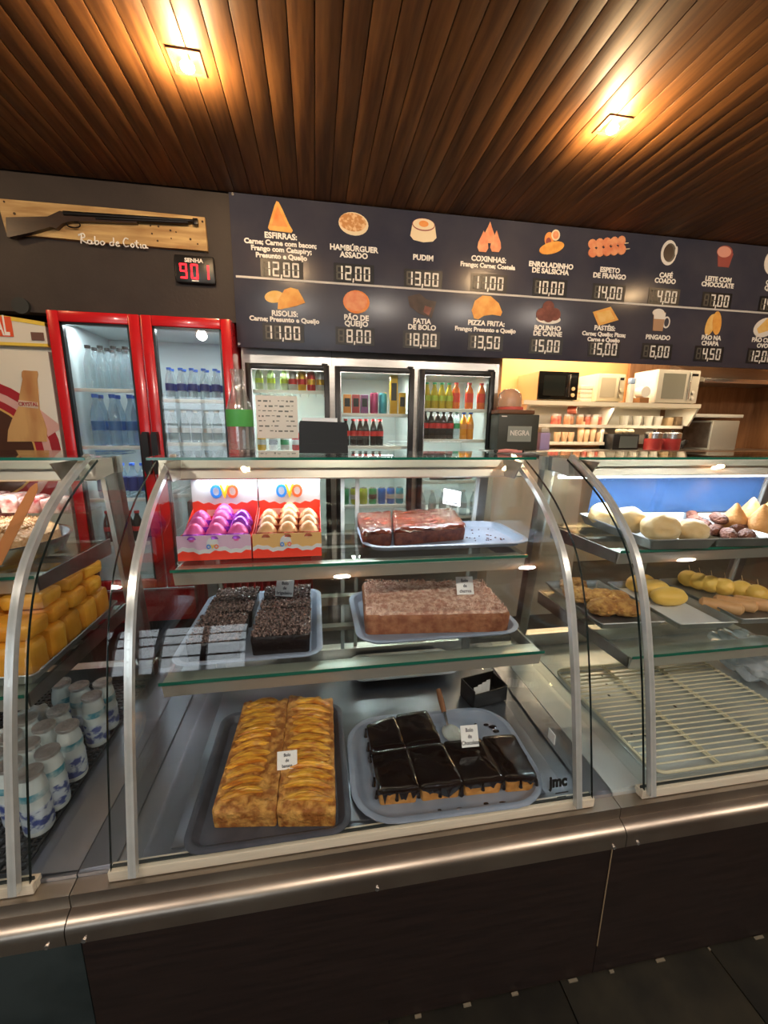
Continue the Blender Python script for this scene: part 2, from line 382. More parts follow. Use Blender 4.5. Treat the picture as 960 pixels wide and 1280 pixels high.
def icon(kind, cx, cy):
    """flat printed food picture: list of (outline, material)"""
    L = []
    if kind == 'esfirra': L = [(poly(cx, cy, [(-4, -19), (-1, -18), (4, -9), (12, 8), (17, 16), (15, 19), (-15, 18), (-17, 15), (-11, -2), (-7, -13)]), fries), (poly(cx, cy, [(-3, -13), (10, 12), (-12, 12)]), orn)]
    if kind == 'burger': L = [(ell(cx, cy, 21, 14.5, -.05), crm), (ell(cx-1, cy-2, 19, 11.5, -.05), bunb)]
    if kind == 'pudim': L = [(poly(cx, cy, [(-16, -8), (16, -8), (19, 8), (14, 13), (0, 15), (-14, 13), (-19, 8)]), crm), (ell(cx, cy-7, 16.5, 8), pbr), (ell(cx, cy-7.5, 15.5, 7), crm), (ell(cx, cy-8, 7, 4), orn)]
    if kind == 'coxinha':
        for dx, dy in ((0, -8), (-8, 3), (8, 3)): L.append((poly(cx+dx, cy+dy, [(0, -13), (3, -6), (7, 2), (8, 9), (5, 14), (-5, 14), (-8, 9), (-7, 2), (-3, -6)]), pinkb))
    if kind == 'enrol': L = [(ell(cx-4, cy-4, 7, 9), orn), (ell(cx-5, cy-1, 4, 5), pbr), (ell(cx+4, cy-9, 6.5, 7), crm), (ell(cx+4, cy-9, 4.5, 5), pinkb), (ell(cx-1, cy+7, 19, 7.5, .28), fries)]
    if kind == 'espeto':
        L = [(poly(cx, cy, [(10, -7), (28, -9), (28, -8), (10, -5)]), crm), (poly(cx, cy, [(12, 1), (31, -2), (31, -1), (12, 3)]), crm)]
        for r_, yy in ((0, -5), (1, 6)):
            for k in range(5): L.append((ell(cx-22+9*k, cy+yy-k*.9, 6.6, 6.2, .3*k, 12), pinkb))
    if kind == 'cafe': L = [(ell(cx, cy, 12.5, 16), prw), (ell(cx+1, cy, 9.5, 12), ghost), (ell(cx-.5, cy, 8, 10.5), cof), (ell(cx+9, cy-2, 2, 6), prw)]
    if kind == 'leite': L = [(poly(cx, cy, [(-13, -6), (13, -6), (9, 12), (-9, 12)]), pbr), (ell(cx, cy-7, 13, 8), pbr), (ell(cx-1, cy-7, 11.5, 7), cok)]
    if kind == 'queijo': L = [(ell(cx, cy, 14, 16), prw), (ell(cx+2, cy, 9, 11), ylw)]
    if kind == 'risolis': L = [(ell(cx-13, cy-2, 13, 7.5, .15), ylw), (poly(cx, cy, [(-10, 14), (-9, 3), (0, -11), (8, -14), (18, -12), (24, -2), (27, 4), (14, 9), (-6, 14)]), fries)]
    if kind == 'pao': L = [(ell(cx, cy, 18, 14.5), orn), (ell(cx-1, cy-1, 16, 12.5), pinkb)]
    if kind == 'bolo': L = [(poly(cx, cy, [(-20, -10), (-4, -15), (6, -8), (20, -6), (14, 15), (-4, 10), (-17, 2)]), dkc), (poly(cx, cy, [(4, 0), (14, 2), (10, 12), (2, 8)]), brn)]
    if kind == 'pizza': L = [(poly(cx, cy, [(-18, 14), (-22, 4), (-18, -8), (-8, -15), (4, -15), (16, -7), (22, 4), (20, 9), (8, 8), (-4, 10), (-12, 15)]), fries)]
    if kind == 'bolinho':
        L = [(ell(cx, cy+8, 18, 6), prw)]
        for dx, dy in ((-8, 2), (8, 2), (0, -7), (0, 4)): L.append((ell(cx+dx, cy+dy, 8.5, 8), brn))
    if kind == 'pastel': L = [(poly(cx, cy, [(-20, -5), (6, -13), (20, 3), (-9, 12)]), fries), (poly(cx, cy, [(-15, -4), (5, -9), (14, 2), (-7, 8)]), ylw)]
    if kind == 'pingado': L = [(ell(cx+9, cy+2, 5.5, 7.5), prw), (ell(cx+9, cy+2, 3.5, 5.5), bmat), (poly(cx, cy, [(-10, -11), (8, -11), (7, 13), (-8, 13)]), lat), (ell(cx-1, cy-10, 9, 5), prw), (poly(cx, cy, [(-10, -10), (8, -10), (8, -2), (-9, -2)]), prw)]
    if kind == 'chapa': L = [(ell(cx-4, cy+1, 7, 14, -.25), ylw), (ell(cx+4, cy-1, 7, 15, .15), fries)]
    if kind == 'ovo': L = [(ell(cx, cy+2, 18, 12, .3), prw), (poly(cx, cy, [(-12, 4), (4, -12), (16, -8), (6, 6), (-8, 10)]), ylw)]
    return L
ITEMS = [('esfirra', (350, 271), [('ESFIRRAS:', 351, 295.5), ('Carne; Carne com bacon;', 351, 304.5), ('Frango com Catupiry;', 352, 312.5), ('Presunto e Queijo', 352, 321)], '12,00', (352.5, 337)),
 ('burger', (442, 280), [('HAMBÚRGUER', 442.5, 311), ('ASSADO', 442.5, 319.5)], '12,00', (442.5, 342)),
 ('pudim', (529.5, 288), [('PUDIM', 529, 322.5)], '13,00', (529, 349)),
 ('coxinha', (612, 298), [('COXINHAS:', 611, 324.5), ('Frango; Carne; Costela', 610, 332.5)], '11,00', (611, 354)),
 ('enrol', (690.5, 303), [('ENROLADINHO', 689, 332), ('DE SALSICHA', 688, 339.5)], '10,00', (687.5, 360)),
 ('espeto', (762.5, 310), [('ESPETO', 762.5, 338), ('DE FRANGO', 762, 345.5)], '14,00', (761, 366)),
 ('cafe', (836, 316), [('CAFÉ', 832.5, 344.5), ('COADO', 831.5, 351.5)], ' 4,00', (830, 371)),
 ('leite', (906, 322), [('LEITE COM', 898, 349.5), ('CHOCOLATE', 897, 356.5)], ' 7,00', (896, 376)),
 ('queijo', (966, 328), [('QUEIJO', 968, 354), ('QUENTE', 968, 361)], '14,00', (966, 381)),
 ('risolis', (356, 373), [('RISOLIS:', 356, 392.5), ('Carne; Presunto e Queijo', 356, 400)], '11,00', (354.5, 416)),
 ('pao', (445.5, 377.5), [('PÃO DE', 445.5, 397.5), ('QUEIJO', 445.5, 405)], ' 8,00', (444, 420.5)),
 ('bolo', (527.5, 382), [('FATIA', 527.5, 402), ('DE BOLO', 527.5, 409.5)], '18,00', (527, 425)),
 ('pizza', (609, 385), [('PIZZA FRITA:', 608, 404.5), ('Frango; Presunto e Queijo', 607, 412.5)], '13,50', (607, 428)),
 ('bolinho', (685.5, 391), [('BOLINHO', 684.5, 410.5), ('DE CARNE', 684.5, 417.5)], '15,00', (682.5, 432.5)),
 ('pastel', (757, 396), [('PASTÉIS:', 756, 410.5), ('Carne; Queijo; Pizza;', 755, 418), ('Carne e Queijo', 754.5, 425)], '15,00', (755, 436.5)),
 ('pingado', (824, 401), [('PINGADO', 822.5, 422)], ' 6,00', (821, 439.5)),
 ('chapa', (892, 405), [('PÃO NA', 889, 422.5), ('CHAPA', 887.5, 429.5)], ' 4,50', (886, 442.5)),
 ('ovo', (956, 407.5), [('PÃO COM', 954, 425.5), ('OVO', 953, 432.5)], '12,00', (951, 445.5))]
for kind, (ix, iy), lines, price, (qx, qy) in ITEMS:
    mb = MB(); ms = []
    for k, (o_, m_) in enumerate(icon(kind, ix, iy)):
        if m_ not in ms: ms.append(m_)
        mb.mi = ms.index(m_); mb.prism(o_, 'y', YP-.001-.0006*k, YP+.001)
    mb.build('food_picture', ms, board, flat=True)
    mb = MB()
    for tx, lx, ly in lines:
        x, z = px2(lx, ly); up_ = tx.upper() == tx
        mb.text(tx, 0.044 if up_ else .038, (x, YP-.0004, z), 1.04 if up_ else 1.08, .0016)
    mb.build('lettering', letw, board, flat=True)
    x, z = px2(qx, qy); h = .082; mb = MB(); mb.mi = 0
    ps = price.split(','); 
    mb.box(x-.128, x+.128, YP-.0008, YP+.001, z-.055, z+.055, 0)
    xx = x-.112
    for ch in ps[0]: segs(mb, xx, z-h/2, h, ch, 1, 2, YP-.0008); xx += .055
    mb.mi = 1; mb.prism([(xx-.006, z-h/2+.012), (xx+.004, z-h/2+.012), (xx, z-h/2-.012), (xx-.008, z-h/2-.012)], 'y', YP-.0025, YP-.0008); xx += .009
    for ch in ps[1]: segs(mb, xx, z-h/2, h, ch, 1, 2, YP-.0008); xx += .055
    mb.build('price_digits', [pbk, letw, ghost], board, flat=True)
# ------------------------------------------------------------------ wooden sign, rifle, number display
YW = YB+.02
def pw(px, py, Y=YW): p = at(px, py, Y=Y); return p.x, p.z
sx0, sz1 = pw(0, 251); sx1, sz0 = pw(261, 316)
sign = T('wooden_sign', ((sx0+sx1)/2, YW, sz0), 'light knotty wooden plank sign with white handwriting hung on dark wall', 'sign')
pine = mat('pine_board', (.58, .40, .17), .5, 0, (.34, .19, .065), 3.2, (1.2, 1, 9), bump=.08, bscale=12, detail=7)
MB().prism([(sx0, sz1-.0), (sx0+.02, sz0+.01), (sx0+.5, sz0+.004), (sx1, sz0), (sx1-.005, sz1), (sx0+.6, sz1+.004)], 'y', YW-.025, YW-.001).build('board', pine, sign)
random.seed(3); kn = MB()
for px, py in ((188, 282), (198, 283), (190, 292), (197, 301), (213, 288), (220, 290), (214, 298), (238, 299), (247, 305), (257, 315), (18, 267), (5, 252), (253, 277)):
    x, z = pw(px, py, YW-.026); kn.cyl((x, YW-.0265, z), (x, YW-.024, z), .004+.003*random.random(), 8)
build_each(kn, 'shot_hole', mat('hole_dark', (.05, .025, .01), .8), sign)
def stroke(mb, pts, r, ox, oz, s_, Y, n=4):
    pp = catmull([(ox+u*s_, Y, oz+v*s_*.72) for u, v in pts], n); mb.tube(pp, r, 6)
hw = MB(); x0, z0 = pw(99, 303, YW-.028); x1, z1 = pw(182, 306, YW-.028); S = (x1-x0)/11.2
for pts in ([(0, 1.7), (.5, 2.1), (.35, .9), (.3, 0)], [(.0, 1.9), (.8, 2.3), (1.0, 1.6), (.4, 1.1), (.8, .5), (1.3, .1)],
            [(2.0, .8), (1.5, .8), (1.4, .2), (1.9, .1), (2.1, .8), (2.1, .1), (2.5, .3)], [(2.7, 1.9), (2.6, .6), (2.7, 0), (3.2, .3), (3.1, .9), (2.7, .7)],
            [(3.9, .9), (3.5, .5), (3.8, 0), (4.2, .5), (3.9, .9)], [(5.6, .9), (5.1, .6), (5.2, .1), (5.7, .3), (5.8, 1.9), (5.7, .1)],
            [(6.1, .5), (6.6, .7), (6.4, 1.0), (6.1, .5), (6.3, 0), (6.8, .2)], [(8.3, 1.8), (7.8, 2.0), (7.4, 1.0), (7.7, .1), (8.3, .3)],
            [(8.9, .9), (8.6, .4), (8.9, 0), (9.2, .5), (8.9, .9)], [(9.7, 1.7), (9.6, .5), (9.8, 0), (10.0, .2)], [(9.3, 1.1), (10.0, 1.2)],
            [(10.3, .9), (10.3, .1), (10.5, .1)], [(11.2, .8), (10.7, .7), (10.7, .1), (11.1, .1), (11.2, .8), (11.3, .1), (11.6, .2)]):
    stroke(hw, pts, .0036, x0, z0-.004, S, YW-.027)
hw.build('handwriting', letw, sign)
gx = lambda px, py: pw(px, py, YW-.05)
rifle = T('rifle', (*gx(120, 280)[:1], YW-.04, gx(120, 280)[1]-.05), 'dark rifle mounted on the wooden plank sign', 'rifle')
dkw = mat('walnut', (.016, .006, .004), .4, 0, (.032, .013, .007), 5, (2, 1, 10)); gm = mat('gun_metal', (.02, .018, .017), .3, .6)
MB().prism([gx(8, 272), gx(60, 271), gx(75, 264), (gx(100, 268)), gx(172, 272), gx(171, 279), gx(110, 277), gx(88, 277), gx(78, 280), gx(71, 286), gx(64, 284), gx(40, 291), gx(12, 297), gx(9, 296)], 'y', YW-.055, YW-.028).build('stock', dkw, rifle)
a, c = gx(80, 267), gx(247, 276.5); MB().cyl((a[0], YW-.05, a[1]), (c[0], YW-.05, c[1]), .014, 10, .009).build('barrel', gm, rifle)
a, c = gx(120, 273), gx(235, 278); MB().cyl((a[0], YW-.05, a[1]), (c[0], YW-.05, c[1]), .010, 10).build('magazine_tube', gm, rifle)
a = gx(244, 277); MB().box(a[0]-.012, a[0]+.016, YW-.06, YW-.035, a[1]-.018, a[1]+.016, .004).build('muzzle', gm, rifle)
a = gx(91, 280); MB().tube([(a[0]+.035*math.cos(t), YW-.045, a[1]+.016*math.sin(t)) for t in [k*PI/8 for k in range(17)]][:-1], .004, 6, True).build('trigger_guard', gm, rifle)
dx0, dz1 = pw(216.5, 317, YW-.03); dx1, dz0 = pw(269.5, 356, YW-.03)
disp = T('number_display', ((dx0+dx1)/2, YW-.03, dz0), 'black queue number display showing red 901 beneath the wooden sign', 'display')
MB().box(dx0, dx1, YW-.035, YW-.001, dz0, dz1, .012).build('case', black, disp)
mb = MB(); mb.text('SENHA', .030, ((dx0+dx1)/2, YW-.0365, dz1-.032), 1.1, .001); mb.box((dx0+dx1)/2-.02, (dx0+dx1)/2+.02, YW-.0365, YW-.035, dz0+.010, dz0+.016); mb.build('lettering', letw, disp, flat=True)
ledm = mat('red_led', (1, .01, .02), .4, emit=2.6); mb = MB(); X = (dx0+dx1)/2-.083
for ch in '901': mb = MB(); segs(mb, X, (dz0+dz1)/2-.055, .082, ch, 0, None, YW-.0352, .002, .009); X += .062; mb.build('led_digit', ledm, disp, flat=True)
x, z = pw(28, 383, YW); solo(MB().cyl((x, YW-.02, z), (x, YW+.0, z), .045, 20), 'wall_vent', rub, 'round black pipe vent on the dark wall over the beer cooler', 'vent', loc=(x, YW, z))
# ------------------------------------------------------------------ drinks (prototypes, local, base at z=0)
def proto_bottle(name, label, cat, h, r, body_m, cap_m, band_m=None, neck=.33, band=(.3, .5), liquid=None):
    t = T(name, (0, 0, 0), label, cat)
    nr = .3*r+.004
    MB().lathe([(0, 0), (r*.9, 0), (r, h*.04), (r, h*(1-neck)-.02), (r*.8, h*(1-neck)+.01), (nr, h*.86), (nr, h*.94), (0, h*.94)], seg=12).build('body', body_m, t)
    MB().lathe([(0, h*.93), (nr+.003, h*.93), (nr+.003, h), (0, h)], seg=10).build('cap', cap_m, t)
    if band_m:
        MB().lathe([(r+.0006, h*band[0]), (r+.0012, h*band[0]), (r+.0012, h*band[1]), (r+.0006, h*band[1])], seg=12).build('label_band', band_m, t)
    return t
def proto_can(name, label, body_m, h=.115, r=.029, band_m=None):
    t = T(name, (0, 0, 0), label, 'can')
    MB().lathe([(0, 0), (r*.85, 0), (r, h*.06), (r, h*.88), (r*.82, h*.97), (0, h*.97)], seg=14).build('body', body_m, t)
    MB().lathe([(0, h*.96), (r*.84, h*.96), (r*.84, h), (r*.76, h), (r*.76, h*.98), (0, h*.98)], seg=14).build('lid', alum, t)
    if band_m: MB().lathe([(r+.0004, h*.32), (r+.001, h*.32), (r+.001, h*.6), (r+.0004, h*.6)], seg=14).build('label_band', band_m, t)
    return t
ORD = ['first', 'second', 'third', 'fourth', 'fifth', 'sixth', 'seventh', 'eighth']
def row(proto, used, p0, p1, n, label, group, jit=.004, depth=None):
    for i in range(n):
        f = i/max(n-1, 1); p = Vector(p0).lerp(Vector(p1), f)+Vector((random.uniform(-jit, jit), random.uniform(-jit, jit), 0))
        lab = label+', '+(depth+' row, ' if depth else '')+(ORD[i]+' from left' if 0 < i < n-1 else ('leftmost' if i == 0 else 'rightmost'))
        if not used: used.append(1); proto.location = p; proto['label'] = lab; proto['group'] = group
        else: dup(proto, p, random.uniform(0, 6), lab, group)
DN = ['front', 'middle', 'back']
def pm(n, c, r=.35, m=0, **k): return mat(n, c, r, m, **k)
cola = pm('cola_liquid', (.018, .007, .005), .12, coat=.5); redc = pm('red_cap', (.6, .02, .02)); bluec = pm('blue_cap', (.03, .12, .55)); whc = white
water = glass('water_bottle', (.88, .93, .95), .08, haze=.22, hazecol=(.55, .66, .70), boost=1.5)
waterb = glass('water_bottle_blue', (.75, .86, .94), .08, haze=.28, hazecol=(.38, .55, .68), boost=1.5)
# ------------------------------------------------------------------ red two-door fridge
YR = 2.75
def upright_fridge(root, x0, x1, z0, z1, yf, depth, body_m, liner, doors, shelves, frame_m, fw_=.045, frame_d=.04, handle=None, botz=.12):
    """carcass open at the front with liner, glass doors with own frames, wire shelves"""
    th = .03
    b = MB()
    b.box(x0, x0+th, yf, yf+depth, z0, z1); b.box(x1-th, x1, yf, yf+depth, z0, z1)
    b.box(x0+th, x1-th, yf, yf+depth, z1-th, z1); b.box(x0+th, x1-th, yf, yf+depth, z0, z0+botz)
    b.build('cabinet', body_m, root)
    l = MB(); l.box(x0+th, x1-th, yf+depth-.02, yf+depth-.005, z0+botz, z1-th)
    l.box(x0+th, x0+th+.006, yf+.02, yf+depth-.02, z0+botz, z1-th); l.box(x1-th-.006, x1-th, yf+.02, yf+depth-.02, z0+botz, z1-th)
    l.box(x0+th, x1-th, yf+.02, yf+depth-.02, z1-th-.006, z1-th); l.box(x0+th, x1-th, yf+.02, yf+depth-.02, z0+botz, z0+botz+.006)
    l.build('liner', liner, root)
    for (a, c, d0, d1, shs) in doors:
        d = MB(); yy = yf-frame_d
        d.box(a, a+fw_, yy, yf-.002, d0, d1, .006); d.box(c-fw_, c, yy, yf-.002, d0, d1, .006)
        d.box(a+fw_, c-fw_, yy, yf-.002, d1-fw_, d1, .006); d.box(a+fw_, c-fw_, yy, yf-.002, d0, d0+fw_, .006)
        do = d.build('door', frame_m, root)
        g = MB(); g.box(a+fw_, a+fw_+.012, yy+.01, yf-.004, d0+fw_, d1-fw_); g.box(c-fw_-.012, c-fw_, yy+.01, yf-.004, d0+fw_, d1-fw_)
        g.box(a+fw_, c-fw_, yy+.01, yf-.004, d1-fw_-.012, d1-fw_); g.build('gasket', blackm, do)
        MB().box(a+fw_*.9, c-fw_*.9, yy+.014, yy+.02, d0+fw_*.9, d1-fw_*.9).build('glass_pane', gl_f, do)
        for sz in shs:
            s = MB(); s.box(a+.02, c-.02, yf+.03, yf+.042, sz-.022, sz+.0, .003)
            for k in range(9): s.cyl((a+.03+(c-a-.06)*k/8, yf+.04, sz-.004), (a+.03+(c-a-.06)*k/8, yf+depth-.03, sz-.004), .0025, 6)
            s.build('shelf', white, root)
rx0, rx1 = at(57, 388, Y=YR-.04).x, at(288, 400, Y=YR-.04).x; rz1 = at(173, 393, Y=YR-.04).z
rmid = at(174, 395, Y=YR-.04).x
fr = T('drinks_fridge', ((rx0+rx1)/2, YR, 0), 'tall bright red two-door drinks fridge with glass doors full of water bottles', 'fridge')
zs = [at(130, 486, Y=YR+.05).z, at(130, 557, Y=YR+.05).z, at(225, 499, Y=YR+.05).z, at(225, 553, Y=YR+.05).z]
upright_fridge(fr, rx0, rx1, .1, rz1, YR, .6, red, inner, [(rx0, rmid-.004, .35, rz1, [zs[0], zs[1], zs[1]-.33, zs[1]-.62]), (rmid+.004, rx1, .35, rz1, [zs[2], zs[3], zs[3]-.33])], None, red, .058, .045)
MB().box(rx0+.02, rx1-.02, YR-.03, YR-.002, .12, .33).build('lower_grille', redp, fr)
hx_, hz_ = at(185, 567, Y=YR-.06).x, at(185, 567, Y=YR-.06).z
for s in (-1, 1):
    a = rmid+s*.026
    MB().prism([(a-.018, hz_-.10), (a-.018, hz_+.11), (a-.01, hz_+.13), (a+.014, hz_+.13), (a+.018, hz_+.11), (a+.018, hz_-.10), (a+.010, hz_-.125), (a-.01, hz_-.125)], 'y', YR-.085, YR-.046).build('door_handle', black, fr)
feet = MB()
for x in (rx0+.06, rx1-.06):
    for y in (YR+.05, YR+.52): feet.cyl((x, y, 0), (x, y, .1), .02)
build_each(feet, 'foot', black, fr)
area('fridge_lamp', ((rx0+rmid)/2, YR+.12, rz1-.05), .35, .05, 2.6, COOL); area('fridge_lamp', ((rx1+rmid)/2, YR+.12, rz1-.05), .35, .05, 2.6, COOL)
area('fridge_lamp', ((rx0+rmid)/2, YR+.08, zs[1]-.03), .35, .03, 1.4, COOL); area('fridge_lamp', ((rx1+rmid)/2, YR+.08, zs[3]-.03), .35, .03, 1.4, COOL)
clb = pm('clear_label', (.45, .47, .48)); blb = pm('blue_label', (.03, .14, .42)); navy = pm('navy_label', (.02, .03, .22))
wb1 = proto_bottle('water_bottle', '', 'bottle', .25, .031, water, black, None); u = []
ax = rx0+.10
for dd, yy in enumerate((0, .075, .15)): row(wb1, u, (ax+.03, YR+.08+yy, zs[0]), (rmid-.07, YR+.08+yy, zs[0]), 5, 'clear black-capped bottle, top shelf, left red door', 'clear bottles on the top left fridge shelf', depth=DN[dd])
wb2 = proto_bottle('water_bottle', '', 'bottle', .31, .036, waterb, bluec, blb, band=(.30, .48)); u = []
for dd, yy in enumerate((0, .085)): row(wb2, u, (ax+.03, YR+.08+yy, zs[1]), (rmid-.05, YR+.08+yy, zs[1]), 4, 'blue-labelled water bottle, second shelf, left red door', 'blue label bottles on the second left shelf', depth=('front', 'back')[dd])
wb3 = proto_bottle('water_bottle', '', 'bottle', .19, .027, water, bluec, navy, band=(.28, .5)); u = []
for dd, yy in enumerate((0, .07)): row(wb3, u, (rmid+.09, YR+.08+yy, zs[2]), (rx1-.06, YR+.08+yy, zs[2]), 6, 'small blue-capped water bottle, top shelf, right red door', 'blue cap bottles on the top right shelf', depth=('front', 'back')[dd])
wb4 = proto_bottle('water_bottle', '', 'bottle', .2, .03, water, white, clb, band=(.3, .45)); u = []
row(wb4, u, (rmid+.09, YR+.08, zs[3]), (rx1-.07, YR+.08, zs[3]), 6, 'clear white-capped bottle, middle shelf, right red door', 'clear bottles on the middle right shelf')
wb5 = proto_bottle('water_bottle', '', 'bottle', .22, .032, waterb, bluec, navy, band=(.2, .6)); u = []
row(wb5, u, (rx0+.12, YR+.08, zs[1]-.33), (rmid-.06, YR+.08, zs[1]-.33), 6, 'navy-labelled water bottle low in left red door', 'navy label bottles on the lower left shelf')
cc = proto_bottle('cola_bottle', '', 'bottle', .2, .03, cola, redc, redc, band=(.35, .5)); u = []
row(cc, u, (rx0+.12, YR+.08, zs[1]-.62), (rmid-.06, YR+.08, zs[1]-.62), 6, 'dark cola bottle, lowest shelf, left red door', 'cola bottles at the bottom of the red fridge')
# ------------------------------------------------------------------ beer cooler at the left edge
YC = 2.75
bc0 = -2.55; bc1 = rx0-.02
pz = lambda px, py, Y=YC-.012: (at(px, py, Y=Y).x, at(px, py, Y=Y).z)
beer = T('beer_cooler', ((bc0+bc1)/2, YC, 0), 'white and yellow printed beer cooler with curved top beside the red fridge', 'cooler')
ztop = pz(0, 392)[1]; zb = pz(0, 429)[1]
cw = mat('cooler_white', (.74, .70, .60), .35); cyel = mat('cooler_yellow', (.80, .58, .08), .35)
MB().box(bc0, bc1, YC+.02, YC+.62, .05, ztop-.09, .004).build('cabinet', cw, beer)
curve = [(bc0, ztop-.10)]+[(bc0+(bc1-bc0)*k/12, ztop-.10+.105*math.sin(PI*(k+.0)/12*.62+.45)) for k in range(13)]
hd = [(bc0, zb)]+[(bc0+(bc1-bc0)*k/12, ztop+.005-.045*((k-5)/7)**2) for k in range(13)]+[(bc1, zb)]
MB().prism(hd, 'y', YC-.03, YC+.02).build('header', cw, beer)
rim = MB(); pts = hd[1:-1]
rim.prism([(x, z-.018) for x, z in pts]+[(x, z+.003) for x, z in reversed(pts)], 'y', YC-.033, YC-.002); rim.box(bc0, bc1, YC-.033, YC-.003, zb-.012, zb+.004); rim.build('yellow_edge', cyel, beer)
MB().box(bc0, bc1-.01, YC-.02, YC+.018, .3, zb-.035, .004).build('door', mat('cooler_print_cream', (.66, .64, .56), .35), beer)
rl = MB(); x1_, z0_ = pz(17, 421, YC-.034); _, z1_ = pz(16, 396, YC-.034)
rl.box(x1_-.42, x1_, YC-.034, YC-.031, z0_, z1_); rl.build('red_label', mat('label_orange_red', (.75, .10, .03), .4), beer)
MB().text('CRYSTAL', .145, (x1_-.015, YC-.0345, (z0_+z1_)/2), .40, .003, align='RIGHT').build('lettering', letw, beer, flat=True)
a = pz(38, 415, YC-.034); c = pz(62, 425, YC-.034); MB().box(a[0], bc1-.012, YC-.034, YC-.031, c[1]-.005, a[1]).build('dark_plate', mat('plate_brown', (.16, .07, .05), .5), beer)
YD = YC-.021
bx, bz = pz(36, 480, YD)
def pzl(l): return [pz(x, y, YD) for x, y in l]
pr_ = MB()
ms = [mat('print_maroon', (.38, .02, .03), .4), mat('print_pink', (.70, .42, .38), .4), mat('print_dark_brown', (.08, .03, .015), .4), mat('print_gold', (.70, .42, .12), .4), mat('print_pale', (.62, .50, .38), .4)]
for mi, (ra, rb), k in ((0, (.42, .33), 1), (1, (.37, .29), 2), (0, (.33, .255), 3), (3, (.29, .225), 4), (2, (.28, .215), 5)):
    cx, cz = pz(-25, 560, YD); pr_.mi = mi
    pr_.prism([(cx+ra*1.0*math.cos(t), cz-.02+rb*1.25*math.sin(t)) for t in [2*PI*j/36 for j in range(36)]], 'y', YD-.0005*k, YD+.001)
pr_.mi = 1; pr_.prism(pzl([(50, 512), (73, 530), (74, 537), (60, 546)]), 'y', YD-.001, YD+.001)
pr_.build('printed_rings', ms, beer, flat=True)
bt = MB(); bt.prism(pzl([(28, 465), (30, 463), (47, 464), (48, 468), (47, 474), (49, 500), (50, 512), (55, 524), (59, 537), (59, 552), (10, 552), (11, 538), (16, 524), (24, 508), (25, 495), (29, 474), (28, 471)]), 'y', YD-.006, YD-.001)
bt.build('printed_bottle', mat('print_amber', (.40, .15, .05), .35, 0, (.66, .40, .16), 5, (1.6, 1, .4)), beer, flat=True)
bn = MB(); bn.prism(pzl([(24, 500), (48, 503), (49, 511), (24, 508)]), 'y', YD-.0075, YD-.002); bn.build('neck_label', ms[4], beer, flat=True)
q = pz(36.5, 505.5, YD); MB().text('CRYSTAL', .03, (q[0], YD-.008, q[1]), .8, .0006).build('lettering', ms[0], beer, flat=True)
# ------------------------------------------------------------------ steel three-door fridge
YS = 2.95
def sx(px, py): return at(px, py, Y=YS-.03).x
fs = T('steel_fridge', (.4, YS, 0), 'wide brushed steel fridge with three black-framed glass doors', 'fridge')
fx0, fx1 = rx1+.012, at(624, 465, Y=YS).x
ztd = at(360, 455, Y=YS-.03).z
D = [(sx(306, 455), sx(411.5, 455)), (sx(418.5, 460), sx(518.5, 460)), (sx(525, 465), sx(619.5, 465))]
def sz(px, py): return at(px, py, Y=YS+.05).z
SH = [[sz(360, 488), sz(360, 563)], [sz(470, 517), sz(470, 557), sz(470, 630)], [sz(565, 511), sz(565, 549), sz(565, 600)]]
th = .03
b = MB(); yf = YS; dep = .6
b.box(fx0, fx0+.03, yf, yf+dep, .1, 1.965); b.box(fx1-.03, fx1, yf, yf+dep, .1, 1.965); b.box(fx0+.03, fx1-.03, yf, yf+dep, ztd-.02, 1.965); b.box(fx0+.03, fx1-.03, yf, yf+dep, .1, .55)
for i in (0, 1): b.box(D[i][1]-.012, D[i+1][0]+.012, yf, yf+dep-.05, .55, ztd-.02)
b.build('cabinet', steel, fs)
l = MB(); l.box(fx0+.03, fx1-.03, yf+dep-.03, yf+dep-.01, .55, ztd-.02)
for i in range(3):
    l.box(D[i][0]+.012, D[i][0]+.018, yf+.01, yf+dep-.03, .55, ztd-.02); l.box(D[i][1]-.018, D[i][1]-.012, yf+.01, yf+dep-.03, .55, ztd-.02)
l.build('liner', inner, fs)
b = MB(); b.box(fx0-.0, fx0+.05, YS+.05, YS+.5, 0, .1); b.box(fx1-.05, fx1, YS+.05, YS+.5, 0, .1); build_each(b, 'plinth', black, fs)
